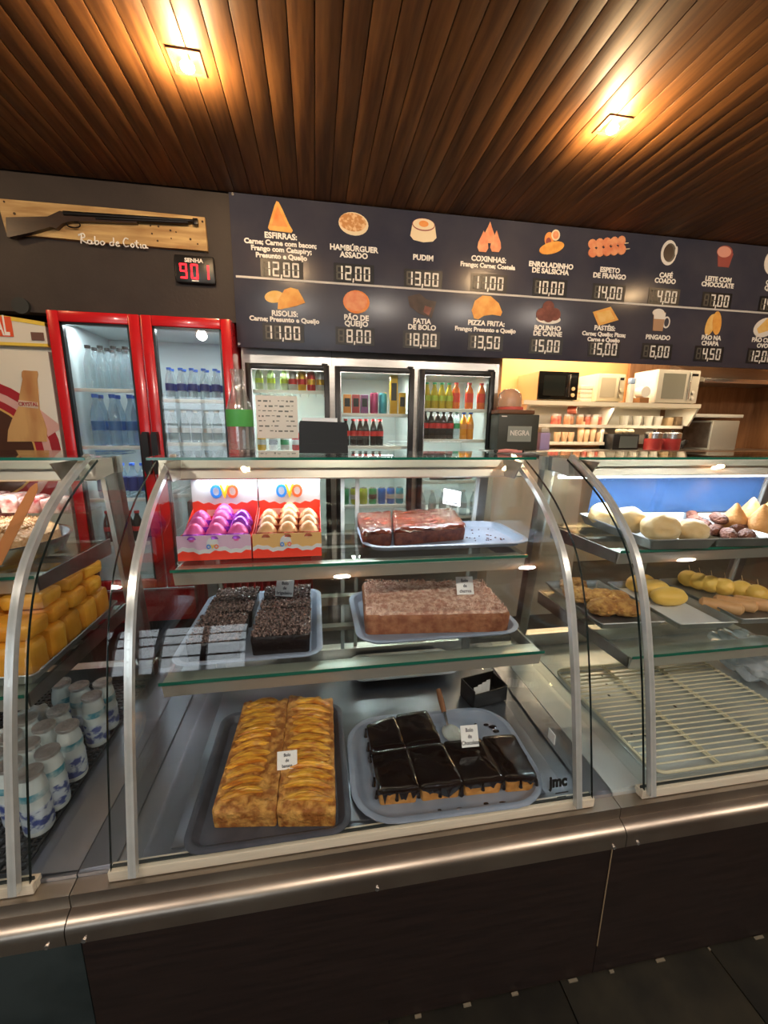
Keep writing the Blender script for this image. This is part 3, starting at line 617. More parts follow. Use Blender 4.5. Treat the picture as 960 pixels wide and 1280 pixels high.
for i, (a, c) in enumerate(D):
    fw2 = .036; yy = YS-.035
    d = MB(); d.box(a, a+fw2, yy, YS-.002, .55, ztd, .004); d.box(c-fw2, c, yy, YS-.002, .55, ztd, .004)
    d.box(a+fw2, c-fw2, yy, YS-.002, ztd-fw2, ztd, .004); d.box(a+fw2, c-fw2, yy, YS-.002, .55, .6, .004)
    do = d.build('door', blackm, fs)
    g = MB(); g.box(a+fw2, c-fw2, yy+.01, yy+.016, .6, ztd-fw2); g.build('glass_pane', gl_f, do)
    g = MB(); g.box(a+fw2, a+fw2+.006, yy+.004, yy+.01, .6, ztd-fw2); g.box(a+fw2, c-fw2, yy+.004, yy+.01, ztd-fw2-.006, ztd-fw2); g.build('seal_strip', alum, do)
    MB().box(c-.05, c-.01, yy+.004, YS-.004, ztd+.001, ztd+.012, .003).build('hinge', black, fs)
    for szz in SH[i]:
        s = MB(); s.box(a+.014, c-.014, YS+.02, YS+.034, szz-.024, szz, .003)
        for k in range(9): s.cyl((a+.03+(c-a-.06)*k/8, YS+.03, szz-.004), (a+.03+(c-a-.06)*k/8, YS+dep-.04, szz-.004), .0025, 6)
        s.build('shelf', white, fs)
    area('fridge_lamp', ((a+c)/2, YS+.12, ztd-.05), .3, .05, 3.4, (.95, 1, .93))
    area('fridge_lamp', ((a+c)/2, YS+.07, SH[i][0]-.045), .3, .02, 1.5, (.95, 1, .93))
    area('fridge_lamp', ((a+c)/2, YS+.07, SH[i][1]-.045), .3, .02, 1.5, (.95, 1, .93))
# door seams on the plate above
MB().box((D[0][1]+D[1][0])/2-.001, (D[0][1]+D[1][0])/2+.001, YS-.003, YS, ztd, 1.96).build('seam', black, fs)
# contents of door 1
cy = pm('can_yellow', (.75, .42, .03), .3, .4); cr = pm('can_red', (.6, .03, .03), .3, .4); cwh = pm('can_white', (.62, .62, .60), .3, .4); cbk = pm('can_black', (.03, .03, .03), .3, .4)
cg = pm('can_green', (.05, .38, .16), .3, .4); cbl = pm('can_blue', (.03, .18, .62), .3, .4); cpk = pm('can_pink', (.45, .05, .16), .3, .4); ctl = pm('can_teal', (.05, .35, .45), .3, .4); clm = pm('can_lime', (.45, .55, .05), .3, .4)
def canrow(cols, z, xa, xb, y, where, h=.125, r=.03):
    n = len(cols)
    for i, (nm, m_, bm_) in enumerate(cols):
        x = xa+(xb-xa)*i/max(n-1, 1)
        key = nm
        if key not in CANS: CANS[key] = proto_can('drink_can', '', m_, h, r, bm_); o = CANS[key]; o.location = (x, y, z)
        else: o = dup(CANS[key], (x, y, z), random.uniform(0, 1))
        o['label'] = nm+' can '+where+(', %s' % ['leftmost', 'second from left', 'third from left', 'fourth from left', 'fifth from left', 'sixth from left', 'seventh from left'][i] if n > 1 else ''); o['group'] = 'cans '+where
CANS = {}
x = D[0]
canrow([('white and red drink', cwh, cr), ('yellow drink', cy, cr), ('yellow topped red drink', cr, cy), ('silver and red drink', cwh, cy)], SH[0][0], x[0]+.30, x[1]-.06, YS+.07, 'on top shelf, left steel door', .13)
canrow([('golden drink', cy, cwh), ('silver drink', cwh, cbk), ('white drink', cwh, cg), ('red drink', cr, cwh), ('plain red drink', cr, None), ('dark red drink', cpk, None)], SH[0][1], x[0]+.07, x[1]-.08, YS+.07, 'on lower shelf, left steel door')
u = []; gb = proto_bottle('pale_bottle', '', 'bottle', .155, .027, glass('pale_green_bottle', (.75, .85, .70), .05, haze=.5, hazecol=(.62, .68, .50)), cwh, clm, band=(.3, .5))
row(gb, u, (x[0]+.07, YS+.08, SH[0][0]), (x[0]+.24, YS+.08, SH[0][0]), 3, 'pale green bottle, top shelf, left steel fridge door', 'pale bottles on the top shelf')
# pale patterned sheet standing in for the window reflected in door 1
sh_ = T('window_reflection', (at(345, 515, Y=YS-.045).x, YS-.04, SH[0][0]-.26), 'pale sheet standing in for the window reflected in the left steel fridge door', 'reflection')
a0 = at(319, 494, Y=YS-.038); a1 = at(373, 548, Y=YS-.038)
MB().box(a0.x, a1.x, YS-.0375, YS-.0355, a1.z, a0.z).build('paper', mat('reflection_pale', (.80, .86, .84), .4), sh_)
mb = MB(); random.seed(5)
for r_ in range(7):
    xx = a0.x+.015
    while xx < a1.x-.03:
        w2 = random.uniform(.008, .03); z = a0.z-.03-r_*(a0.z-a1.z-.05)/7
        if random.random() < .8: mb.box(xx, xx+w2, YS-.0383, YS-.0374, z-random.uniform(.004, .012), z)
        xx += w2+.012
mb.build('reflection_marks', mat('reflection_grey_green', (.16, .22, .22), .6), sh_, flat=True)
# door 2
x = D[1]
def carton(lab, m_, m2, p, h=.13, w2=.055, name='juice_carton'):
    t = T(name, p, lab, 'carton')
    MB().box(p[0]-w2/2, p[0]+w2/2, p[1]-.02, p[1]+.02, p[2], p[2]+h, .003).build('box', m_, t)
    MB().box(p[0]-w2/2+.008, p[0]+w2/2-.008, p[1]-.0215, p[1]-.019, p[2]+h*.35, p[2]+h*.8).build('label_panel', m2, t)
    return t
cor = pm('carton_orange', (.75, .28, .05)); cred = pm('carton_red', (.42, .05, .06)); cpur = pm('carton_purple', (.25, .08, .22))
for k, (nm, m_) in enumerate((('orange', cor), ('red', cred), ('purple', cpur))):
    carton(nm+' juice carton with black print, top shelf, middle steel door', m_, black if k == 0 else cbk, (x[0]+.09+.062*k, YS+.07, SH[1][0]))
canrow([('magenta tall drink', cpk, None), ('teal blue drink', ctl, None)], SH[1][0], x[0]+.285, x[0]+.35, YS+.07, 'on top shelf, middle steel door', .15)
carton('tall yellow carton with black marks, top shelf, middle steel door', cy, cbk, (x[1]-.13, YS+.07, SH[1][0]), .27, .055, 'tall_carton')
carton('short yellow carton with black marks beside the tall yellow carton', cy, cbk, (x[1]-.067, YS+.07, SH[1][0]), .15, .05)
u = []; cb = proto_bottle('cola_bottle', '', 'bottle', .19, .026, cola, redc, redc, band=(.36, .55))
row(cb, u, (x[0]+.08, YS+.07, SH[1][1]), (x[0]+.33, YS+.07, SH[1][1]), 6, 'small red-capped cola bottle, second shelf, middle steel door', 'small cola bottles on the second shelf')
canrow([('green drink', cg, None), ('lime yellow drink', clm, cwh), ('pale lime drink', clm, None), ('dark green drink', cg, cbk), ('blue drink', cbl, None), ('light blue drink', cbl, cwh), ('pale steel blue drink', ctl, cwh)], SH[1][2], x[0]+.07, x[1]-.07, YS+.07, 'on low shelf, middle steel door')
# door 3
x = D[2]
ylq = pm('yellow_drink', (.55, .42, .03), .15, coat=.5); olq = pm('orange_drink', (.80, .17, .03), .15, coat=.5); rlq = pm('red_drink', (.75, .07, .04), .15, coat=.5)
u = []; yb = proto_bottle('juice_bottle', '', 'bottle', .185, .03, ylq, cg, clm, band=(.3, .5), neck=.4)
row(yb, u, (x[0]+.08, YS+.07, SH[2][0]), (x[0]+.25, YS+.07, SH[2][0]), 4, 'yellow drink bottle, top shelf, right steel door', 'yellow bottles on the top shelf')
u = []; ob = proto_bottle('soda_bottle', '', 'bottle', .19, .031, olq, redc, rlq, band=(.25, .6), neck=.3)
row(ob, u, (x[0]+.31, YS+.07, SH[2][0]), (x[1]-.06, YS+.07, SH[2][0]), 3, 'orange-red soda bottle, top shelf, right steel door', 'orange bottles on the top shelf')
u = []; db = proto_bottle('cola_bottle', '', 'bottle', .21, .027, cola, black, redc, band=(.38, .56))
row(db, u, (x[0]+.07, YS+.07, SH[2][1]), (x[0]+.27, YS+.07, SH[2][1]), 5, 'dark cola bottle, second shelf, right steel door', 'dark bottles on the second shelf')
gbt = proto_bottle('water_bottle', 'pale green bottle between dark and orange bottles, right steel door', 'bottle', .21, .027, water, cg, cg, band=(.38, .56)); gbt.location = (x[0]+.32, YS+.07, SH[2][1])
u = []; o2 = proto_bottle('soda_bottle', '', 'bottle', .20, .027, pm('bright_orange_drink', (.85, .33, .02), .15, coat=.5), bluec, cor, band=(.38, .56))
row(o2, u, (x[0]+.375, YS+.07, SH[2][1]), (x[0]+.43, YS+.07, SH[2][1]), 2, 'bright orange soda bottle, second shelf, right steel door', 'bright orange bottles on the second shelf')
u = []; w6 = proto_bottle('water_bottle', '', 'bottle', .2, .03, water, white, clb)
row(w6, u, (x[0]+.07, YS+.07, SH[2][2]-.28), (x[1]-.07, YS+.07, SH[2][2]-.28), 6, 'clear water bottle low behind right steel door', 'clear bottles low in the steel fridge')
fs_ = MB(); fs_.box(x[0]+.03, x[1]-.03, YS+.03, YS+.5, SH[2][2]-.30, SH[2][2]-.28); fs_.build('shelf', white, fs)
# bottles lying on their sides
for k in range(4):
    o = MB(); px_ = x[0]+.12+.075*k
    o.lathe([(0, 0), (.024, 0), (.026, .01), (.026, .12), (.01, .16), (.01, .18), (0, .18)], seg=12, M=Matrix.Translation((px_, YS+.06+.02*(k % 2), SH[2][2]+.027)) @ Euler((0, PI/2, .15*(k-2))).to_matrix().to_4x4())
    solo(o, 'soda_bottle', cola if k < 3 else rlq, ('%s bottle lying on its side, third shelf, right steel door, %s' % ('dark' if k < 3 else 'red', ['left end', 'second from left', 'third from left', 'right end'][k])), 'bottle', 'bottles lying down')
# ------------------------------------------------------------------ serving alcove behind the right case
YA = 3.85
P3 = lambda px, py, Y=YA: at(px, py, Y=Y)
su = T('shelf_unit', (P3(760, 505).x, YA+.2, P3(760, 504).z-.3), 'cream wall shelf unit of three boards holding microwaves and cups', 'shelf')
l0, l1 = P3(655, 500), P3(877, 503.5); z1s = l0.z
MB().box(l0.x, l1.x, YA, YA+.455, z1s-.04, z1s).build('top_board', whitep, su)
z2 = P3(760, 531).z; m0, m1 = P3(677, 531).x, P3(864, 531).x
MB().box(m0, m1, YA+.10, YA+.43, z2-.03, z2).build('middle_board', whitep, su)
z3 = P3(730, 553).z; MB().box(P3(690, 553).x, P3(764, 553).x, YA+.10, YA+.43, z3-.03, z3).build('lower_board', whitep, su)
for xx in (P3(660, 510).x, P3(770, 510).x, l1.x-.02):
    MB().prism([(YA+.01, z1s-.04), (YA+.43, z1s-.04), (YA+.43, z2), (YA+.11, z2)], 'x', xx, xx+.02).build('side_panel', whitep, su)
for xx in (P3(690, 540).x, P3(763, 540).x): MB().box(xx, xx+.02, YA+.12, YA+.43, z3, z2-.03).build('side_panel', whitep, su)
MB().box(l0.x, m1, YA+.43, YA+.445, z3-.03, z1s-.04).build('back_panel', whitep, su)
area('shelf_lamp', (2.5, YA+.33, 2.55), 1.6, .1, 24, (1, .76, .50), (0, 0, 0)); area('shelf_lamp', (2.5, YA-.25, 2.45), 1.2, .1, 22, (1, .78, .48), (.3, 0, 0)); area('alcove_lamp', (4.3, 3.3, 2.5), .5, .5, 14, (1, .72, .42)); area('shelf_lamp', (2.7, YA+.05, z1s-.06), 1.0, .03, 3.0, (1, .85, .62)); area('shelf_lamp', (3.6, YA+.05, z1s-.06), .7, .03, 2.6, (1, .85, .62)); area('shelf_lamp', (2.7, YA+.12, z2-.05), .7, .03, .8, (1, .85, .62))  # extra shelf lamp under the top board is added to brighten the right bay
def microwave(px0, px1, pyt, pyb, depth, body, door, lab, name='microwave', window=None, Y=YA+.03):
    a, c = P3(px0, pyb, Y), P3(px1, pyt, Y); t = T(name, ((a.x+c.x)/2, Y, z1s), lab, 'microwave')
    ht = P3((px0+px1)/2, pyt, Y).z
    MB().box(a.x, c.x, Y+.02, Y+depth, z1s+.008, ht, .006).build('cabinet', body, t)
    MB().box(a.x, c.x, Y, Y+.019, z1s+.012, ht-.002, .006).build('door', door, t)
    w_ = c.x-a.x
    MB().box(a.x+w_*.12, a.x+w_*.66, Y-.002, Y+.001, z1s+.05, ht-.04).build('window', window or black, t)
    p = MB(); p.cyl((a.x+w_*.87, Y-.012, z1s+.06), (a.x+w_*.87, Y, z1s+.06), .018); p.cyl((a.x+w_*.87, Y-.012, z1s+.12), (a.x+w_*.87, Y, z1s+.12), .018); build_each(p, 'knob', body, t)
    MB().box(a.x+w_*.74, a.x+w_*.76, Y-.02, Y, z1s+.04, ht-.03, .003).build('handle', alum, t)
    MB().box(a.x+w_*.80, a.x+w_*.95, Y-.002, Y, ht-.06, ht-.035).build('display', black, t)
    MB().box(a.x+.03, c.x-.03, Y+.03, Y+depth-.02, z1s, z1s+.009).build('foot', black, t)
    return t
beigem = mat('beige_enamel', (.72, .52, .30), .4)
mirror = mat('dark_mirror', (.06, .06, .06), .06, .9)
microwave(672, 725, 464, 497, .44, beigem, mirror, 'microwave with dark mirrored door at the left of the top shelf', window=mat('dark_window', (.03, .035, .035), .08, .6))
microwave(745, 783, 467, 499, .34, mat('cream_enamel', (.78, .68, .50), .4), mat('cream_enamel2', (.80, .70, .52), .4), 'small cream microwave in the middle of the top shelf', window=mat('cream_window', (.58, .50, .38), .3))
microwave(819, 877, 462, 501, .34, white, mat('white_enamel', (.66, .65, .60), .3), 'white microwave at the right end of the top shelf', window=mat('grey_window', (.40, .42, .38), .15, .3))
# small things on top shelf
def atS(px, py, Y, Z0=None):
    p = P3(px, py, Y); return p
p = P3(733, 499, YA+.1)
for k in range(4):
    mb = MB(); mb.box(p.x-.075, p.x+.065, YA+.10, YA+.22, z1s+.001+.042*k, z1s+.041+.042*k, .006)
    solo(mb, 'foam_box', mat('foam_white', (.78, .66, .56), .5), 'pale foam box between the mirrored and cream microwaves, %s of the stack' % ['bottom', 'second', 'third', 'top'][k], 'box', 'foam boxes', loc=(p.x, YA+.16, z1s+.042*k+.001))
p = P3(801, 499, YA+.03); rx_ = p.x+.03
MB_ = MB(); MB_.box(rx_-.05, rx_+.06, YA+.02, YA+.12, z1s, z1s+.055, .004); solo(MB_, 'small_carton', mat('carton_brown', (.28, .13, .05), .6), 'small brown box under the white paper roll', 'box', loc=(rx_, YA+.07, z1s))
roll = T('paper_roll', (rx_+.01, YA+.07, z1s+.055), 'white paper roll lying on its side beside the white microwave', 'paper roll')
MB().lathe([(.02, 0), (.055, 0), (.055, .1), (.02, .1), (.02, 0)], seg=20, M=Matrix.Translation((rx_+.01, YA+.02, z1s+.111)) @ Euler((-PI/2, 0, 0)).to_matrix().to_4x4()).build('paper', paper, roll)
MB().lathe([(.0, .004), (.0195, .004), (.0195, .096), (.0, .096)], seg=14, M=Matrix.Translation((rx_+.01, YA+.02, z1s+.111)) @ Euler((-PI/2, 0, 0)).to_matrix().to_4x4()).build('core', mat('core_brown', (.12, .06, .03), .7), roll)
p = P3(791, 498, YA+.03)
tb = T('cup_sleeve', (p.x, YA+.07, z1s), 'tall white sleeve with blue top beside the paper roll', 'sleeve')
MB().box(p.x-.028, p.x+.028, YA+.05, YA+.10, z1s, z1s+.19, .01).build('sleeve', white, tb); MB().box(p.x-.029, p.x+.029, YA+.049, YA+.101, z1s+.19, z1s+.25, .01).build('blue_top', mat('pale_blue', (.35, .5, .8), .5), tb)
# jars on the middle board
jr = mat('jar_red', (.45, .06, .04), .35, 0, (.60, .22, .12), 25); brc = mat('jar_brown', (.35, .13, .05), .4, 0, (.5, .25, .12), 25); pl_ = mat('jar_pale', (.60, .42, .30), .35)
jp = T('jar', (0, 0, 0), '', 'jar'); MB().lathe([(0, 0), (.032, 0), (.036, .01), (.036, .075), (.03, .085), (0, .085)], seg=14).build('body', jr, jp); MB().lathe([(0, .085), (.034, .085), (.034, .105), (0, .105)], seg=14).build('lid', mat('jar_lid', (.60, .50, .42), .3, .5), jp)
jx = [(693, 'red', jr), (701, 'orange red', jr), (709, 'brown', brc), (717, 'pale', brc), (725, 'brown topped', brc), (738, 'red', jr), (743.5, 'pale', pl_), (752, 'red capped', jr)]
for k, (px, nm, m_) in enumerate(jx):
    p = P3(px, 529, YA+.16)
    o = jp if k == 0 else dup(jp)
    o.location = (p.x, YA+.17+.05*(k % 2), z2); o['label'] = nm+' jar on the middle board, '+['first', 'second', 'third', 'fourth', 'fifth', 'sixth', 'seventh', 'eighth'][k]+' from the left'; o['group'] = 'jars on the middle board'
    if k: recolor(o, 'body', m_)
p = P3(722, 512, YA+.15)
jl = T('tipped_tin', (p.x, YA+.2, z2+.106), 'silver and red tin lying tipped on top of the jars', 'tin')
Mj = Matrix.Translation((p.x-.06, YA+.22, z2+.148)) @ Euler((PI/2, 0, .7)).to_matrix().to_4x4()
MB().lathe([(0, 0), (.04, 0), (.04, .09), (0, .09)], seg=16, M=Mj).build('body', mat('tin_red', (.55, .16, .10), .3, .5), jl)
MB().lathe([(0, .09), (.041, .09), (.041, .1), (0, .1)], seg=16, M=Mj).build('lid', alum, jl)
# clear bowls / tubs on the middle board right
tub = T('plastic_tub', (0, 0, 0), '', 'tub'); fog = glass('foggy_plastic', (.8, .8, .75), .2, haze=.5, hazecol=(.68, .62, .52))
MB().lathe([(0, 0), (.05, 0), (.065, .10), (.06, .10), (.046, .006), (0, .006)], seg=18).build('wall', fog, tub); MB().lathe([(0, .1), (.067, .1), (.067, .112), (0, .112)], seg=18).build('lid', fog, tub)
for k, px in enumerate((780, 796, 810, 822)):
    p = P3(px, 530, YA+.2); o = tub if k == 0 else dup(tub); o.scale = (.75, .75, .9); o.location = (p.x, YA+.21, z2); o['label'] = 'clear plastic tub on the middle board, %s of four' % ['leftmost', 'second from left', 'third from left', 'rightmost']
    o['label'] = 'clear plastic tub on the middle board, %s of the four' % ['leftmost', 'second from left', 'third from left', 'rightmost'][k]; o['group'] = 'clear tubs'
for k, px in enumerate((834, 845, 855)):
    p = P3(px, 530, YA+.2); solo(MB().box(p.x-.034, p.x+.034, YA+.16, YA+.24, z2, z2+.09+.01*(k % 2), .004), 'small_carton', mat('kraft%d' % k, ((.30, .20, .10), (.16, .10, .05), (.38, .26, .14))[k], .6), '%s small box at the right of the middle board' % ['kraft brown', 'dark brown', 'tan'][k], 'box', loc=(p.x, YA+.2, z2))
# cups on lower board: stacks
cupm = mat('paper_cup', (.66, .42, .24), .5); cupw = mat('foam_cup', (.80, .72, .60), .5)
cst = T('cup_stack', (0, 0, 0), '', 'cup stack')
for k in range(5): MB().lathe([(0, .012*k), (.024, .012*k), (.036, .085+.012*k), (.034, .085+.012*k), (0, .02+.012*k)], seg=14).build('cup', cupm, cst)
for k, (px, nn) in enumerate(((697, 1), (706, 1), (714, 1), (726, 3), (733, 2), (741, 3), (749, 1), (757, 1))):
    p = P3(px, 551, YA+.16); o = cst if k == 0 else dup(cst); o.location = (p.x, YA+.18, z3); o.scale = (1, 1, (.75, 1, 1.6)[nn-1])
    o['label'] = 'stack of beige cups on the lower board, %s from the left' % ['first', 'second', 'third', 'fourth (tall)', 'fifth', 'sixth (tall)', 'seventh', 'eighth'][k]; o['group'] = 'cup stacks'
# back counter of the alcove
zc_ = P3(820, 563, YA-.1).z
ct = T('back_counter', (3.7, YA+.1, 0), 'pale back counter beneath the cream shelves', 'counter')
MB().box(1.45, 5.25, YA-.12, YA+.48, zc_-.04, zc_, .004).build('worktop', steel, ct); MB().box(1.48, 5.2, YA-.06, YA+.46, 0, zc_-.04).build('cabinet', mat('beige_front', (.42, .36, .27), .5), ct)
# black dispenser, cookers, plant thing on the counter
def cz(px, Y): return P3(px, 560, Y)
a = P3(765, 560, YA); c = P3(800, 543, YA); bxm = T('black_dispenser', ((a.x+c.x)/2, YA+.1, zc_), 'black square dispenser with pastries on top on the back counter', 'dispenser')
MB().box(a.x, c.x, YA, YA+.2, zc_, c.z, .006).build('case', black, bxm); MB().box(a.x+.08, c.x-.02, YA-.004, YA, zc_+.02, c.z-.02).build('panel', mat('grey_panel', (.10, .12, .12), .4), bxm)
for k in range(3): solo(MB().blob((a.x+.12+.07*k, YA+.08, c.z+.028), (.04, .035, .028), 2, .1, 3, k), 'bread_roll', mat('roll_cream', (.75, .58, .36), .6), 'cream roll on the black dispenser, %s' % ['left', 'middle', 'right'][k], 'bread', 'rolls on the dispenser')
for k, px in enumerate((812, 835)):
    p = P3(px, 560, YA+.02); t = T('food_jar', (p.x, YA-.01, zc_), 'large lidded jar of red sauce on the back counter, %s one' % ['left', 'right'][k], 'jar', 'red sauce jars')
    MB().lathe([(0, 0), (.08, 0), (.085, .01), (.085, .12), (0, .12)], (p.x, YA-.01, zc_), 20).build('body', mat('sauce_red', (.42, .05, .05), .25, coat=.5), t)
    MB().lathe([(0, .121), (.087, .121), (.087, .175), (.06, .187), (0, .187)], (p.x, YA-.01, zc_), 20).build('lid', alum, t)
    MB().lathe([(0, .187), (.012, .187), (.016, .205), (0, .21)], (p.x, YA-.01, zc_), 10).build('knob', black, t)
p = P3(860, 562, YA); t = T('kettle_handle', (p.x, YA+.1, zc_), 'black tangle of tongs beside the red sauce jars', 'tongs')
for k in range(5): MB().tube([(p.x-.07+.02*k, YA+.08, zc_+.01), (p.x-.03+.015*k, YA+.09, zc_+.07+.008*k), (p.x+.05+.01*k, YA+.1, zc_+.05+.01*k)], .007, 6).build('tong_arm', black, t)
a, c = P3(878, 521, YA), P3(942, 515, YA); solo(MB().box(a.x, c.x, YA+.1, YA+.46, a.z, a.z+.035, .003), 'wall_shelf', mat('grey_white_board', (.62, .62, .58), .4), 'thin white wall shelf at the right of the microwaves', 'shelf')
a, c = P3(886, 563, YA), P3(930, 526, YA); sb = T('steel_box', ((a.x+c.x)/2, YA+.2, zc_), 'square stainless steel box on the back counter beneath the thin shelf', 'appliance')
MB().box(a.x+.04, c.x, YA+.04, YA+.4, zc_, c.z, .008).build('body', mat('dull_steel', (.42, .42, .38), .5, .4), sb); MB().box(a.x+.03, a.x+.039, YA+.06, YA+.38, zc_+.02, c.z-.02).build('side_plate', steel_d, sb)
hd_ = T('range_hood', (P3(930, 470).x, YA, 1.9), 'stainless steel range hood at the right behind the menu board', 'hood')
h0 = P3(880, 477, YA).x
MB().prism([(YA, P3(920, 478).z), (YA, P3(920, 474).z), (YA+.4, 2.12), (YA+.46, 2.12), (YA+.46, P3(920, 478).z)], 'x', h0, 5.2).build('canopy', steel, hd_)
MB().box(h0, 5.2, YA-.004, YA, P3(920, 478).z-.01, P3(920, 474).z, .001).build('rim', alum, hd_)
# POS box, cake dome, purple box on a service counter
YQ = 3.0
def q3(px, py, Y=YQ): return at(px, py, Y=Y)
zq = q3(650, 563, 2.75).z
sc_ = T('service_counter', (1.62, 2.7, 0), 'steel topped service counter in front of the ochre alcove', 'counter')
cx0 = 1.2
MB().box(cx0, 1.93, 2.62, 2.90, zq-.04, zq, .004).build('worktop', steel_d, sc_); MB().box(cx0+.02, 1.91, 2.66, 2.89, 0, zq-.04).build('cabinet', mat('pale_door', (.62, .56, .45), .45), sc_)
a, c = q3(622.5, 562, 2.74), q3(677, 518, 2.74)
pos = T('screen_unit', ((a.x+c.x)/2, 2.8, zq), 'dark grey square monitor box with pale sticker beside the steel fridge', 'monitor')
MB().box(a.x, c.x, 2.76, 2.90, zq, c.z, .008).build('case', mat('dark_olive_grey', (.045, .052, .045), .5), pos)
s0, s1 = q3(634, 552, 2.755), q3(665, 533, 2.755)
MB().box(s0.x, s1.x, 2.755, 2.761, s0.z, s1.z).build('sticker', mat('sticker_grey', (.30, .34, .32), .5), pos)
MB().text('NEGRA', .05, ((s0.x+s1.x)/2, 2.754, (s0.z+s1.z)/2+.005), .9, .001).build('lettering', letw, pos, flat=True)
MB().box(a.x+.02, a.x+.06, 2.757, 2.761, c.z-.02, c.z-.013).build('badge', letw, pos)
solo(MB().box(a.x+.0, c.x-.04, 2.76, 2.90, c.z+.0005, c.z+.03, .004), 'wooden_board', mat('board_brown', (.16, .07, .03), .5), 'brown wooden board on top of the dark monitor box', 'board', loc=(a.x, 2.8, c.z))
dm = T('cake_dome', (a.x+.11, 2.85, c.z+.03), 'clear cake dome with red base on the brown board', 'cake dome')
MB().lathe([(0, .0), (.09, 0), (.09, .02), (0, .02)], (a.x+.125, 2.85, c.z+.031), 24).build('base', mat('dome_red', (.62, .10, .08), .4), dm)
MB().lathe([(.086, .0), (.085, .05), (.078, .09), (.05, .12), (0, .13), (0, .127), (.048, .117), (.075, .088), (.082, .05), (.083, 0)], (a.x+.115, 2.85, c.z+.052), 24).build('cover', glass('dome_plastic', (.85, .78, .72), .1, haze=.35, hazecol=(.72, .58, .46)), dm)
p0, p1 = at(679, 562, Y=2.8), at(690, 541, Y=2.8)
t = T('purple_carton', ((p0.x+p1.x)/2, 2.9, zq), 'tall pale purple box right of the dark monitor box', 'box')
MB().box(p0.x, p1.x+.02, 2.85, 2.97, zq, p1.z, .004).build('box', mat('lilac', (.42, .34, .62), .5), t); MB().box(p0.x+.005, p1.x+.015, 2.855, 2.965, p1.z+.0005, p1.z+.035, .008).build('cap', cream, t)
# red crates behind the middle case
def crate(x, y, z, lab):
    t = T('plastic_crate', (x, y, z), lab, 'crate', 'red crates behind the middle case'); w_, d_, h_ = .5, .36, .27
    b = MB()
    for (a, c, e, f) in ((x-w_/2, x+w_/2, y-d_/2, y-d_/2+.012), (x-w_/2, x+w_/2, y+d_/2-.012, y+d_/2), (x-w_/2, x-w_/2+.012, y-d_/2, y+d_/2), (x+w_/2-.012, x+w_/2, y-d_/2, y+d_/2)):
        b.box(a, c, e, f, z, z+.04); b.box(a, c, e, f, z+h_-.05, z+h_-.002)
        n = int((max(c-a, f-e))/.03)
        for k in range(n+1):
            if c-a > f-e: xx = a+(c-a-.008)*k/n; b.box(xx, xx+.008, e, f, z+.04, z+h_-.05)
            else: yy = e+(f-e-.008)*k/n; b.box(a, c, yy, yy+.008, z+.04, z+h_-.05)
    b.box(x-w_/2, x+w_/2, y-d_/2, y+d_/2, z, z+.01)
    b.build('lattice', redp, t)
for k in range(4): crate(-.28, 1.95, .002+.272*k, 'red plastic crate in the stack behind the middle case, %s' % ['at the floor', 'second up', 'third up', 'topmost'][k])
# ------------------------------------------------------------------ display cases
PROF = [(.700, .552), (.725, .68), (.750, .80), (.780, .92), (.812, 1.02), (.855, 1.105), (.920, 1.175), (.985, 1.226), (1.066, 1.272), (1.135, 1.306)]
CUR = [(p.x, p.y) for p in catmull([(a, b, 0) for a, b in PROF], 4)]
def offs(C_, d):
    out = []
    for i, (y, z) in enumerate(C_):
        a, b = C_[max(i-1, 0)], C_[min(i+1, len(C_)-1)]; dy, dz = b[0]-a[0], b[1]-a[1]; L = math.hypot(dy, dz)
        out.append((y+dz/L*d, z-dy/L*d))
    return out
def strip(mb, x0, x1, o, i):
    """curved slab between two offset curves, extruded along x"""
    n = len(o); A = [(x0, y, z) for y, z in o]; B = [(x1, y, z) for y, z in o]; C_ = [(x1, y, z) for y, z in i]; D_ = [(x0, y, z) for y, z in i]
    mb.grid_rows([A, B, C_, D_, A]); 
    for k in (0, n-1):
        f = mb.bm.faces.new([mb.bm.verts.new(p) for p in (A[k], B[k], C_[k], D_[k])]); f.material_index = mb.mi
blue_p = glass('blue_reflection_panel', (.42, .56, .80), .15, haze=.42, hazecol=(.08, .18, .40))
tubem = mat('light_tube', (.93, .97, 1), .3, emit=3); tubew = mat('light_tube_off', (.7, .7, .66), .4)
deck_z = .549
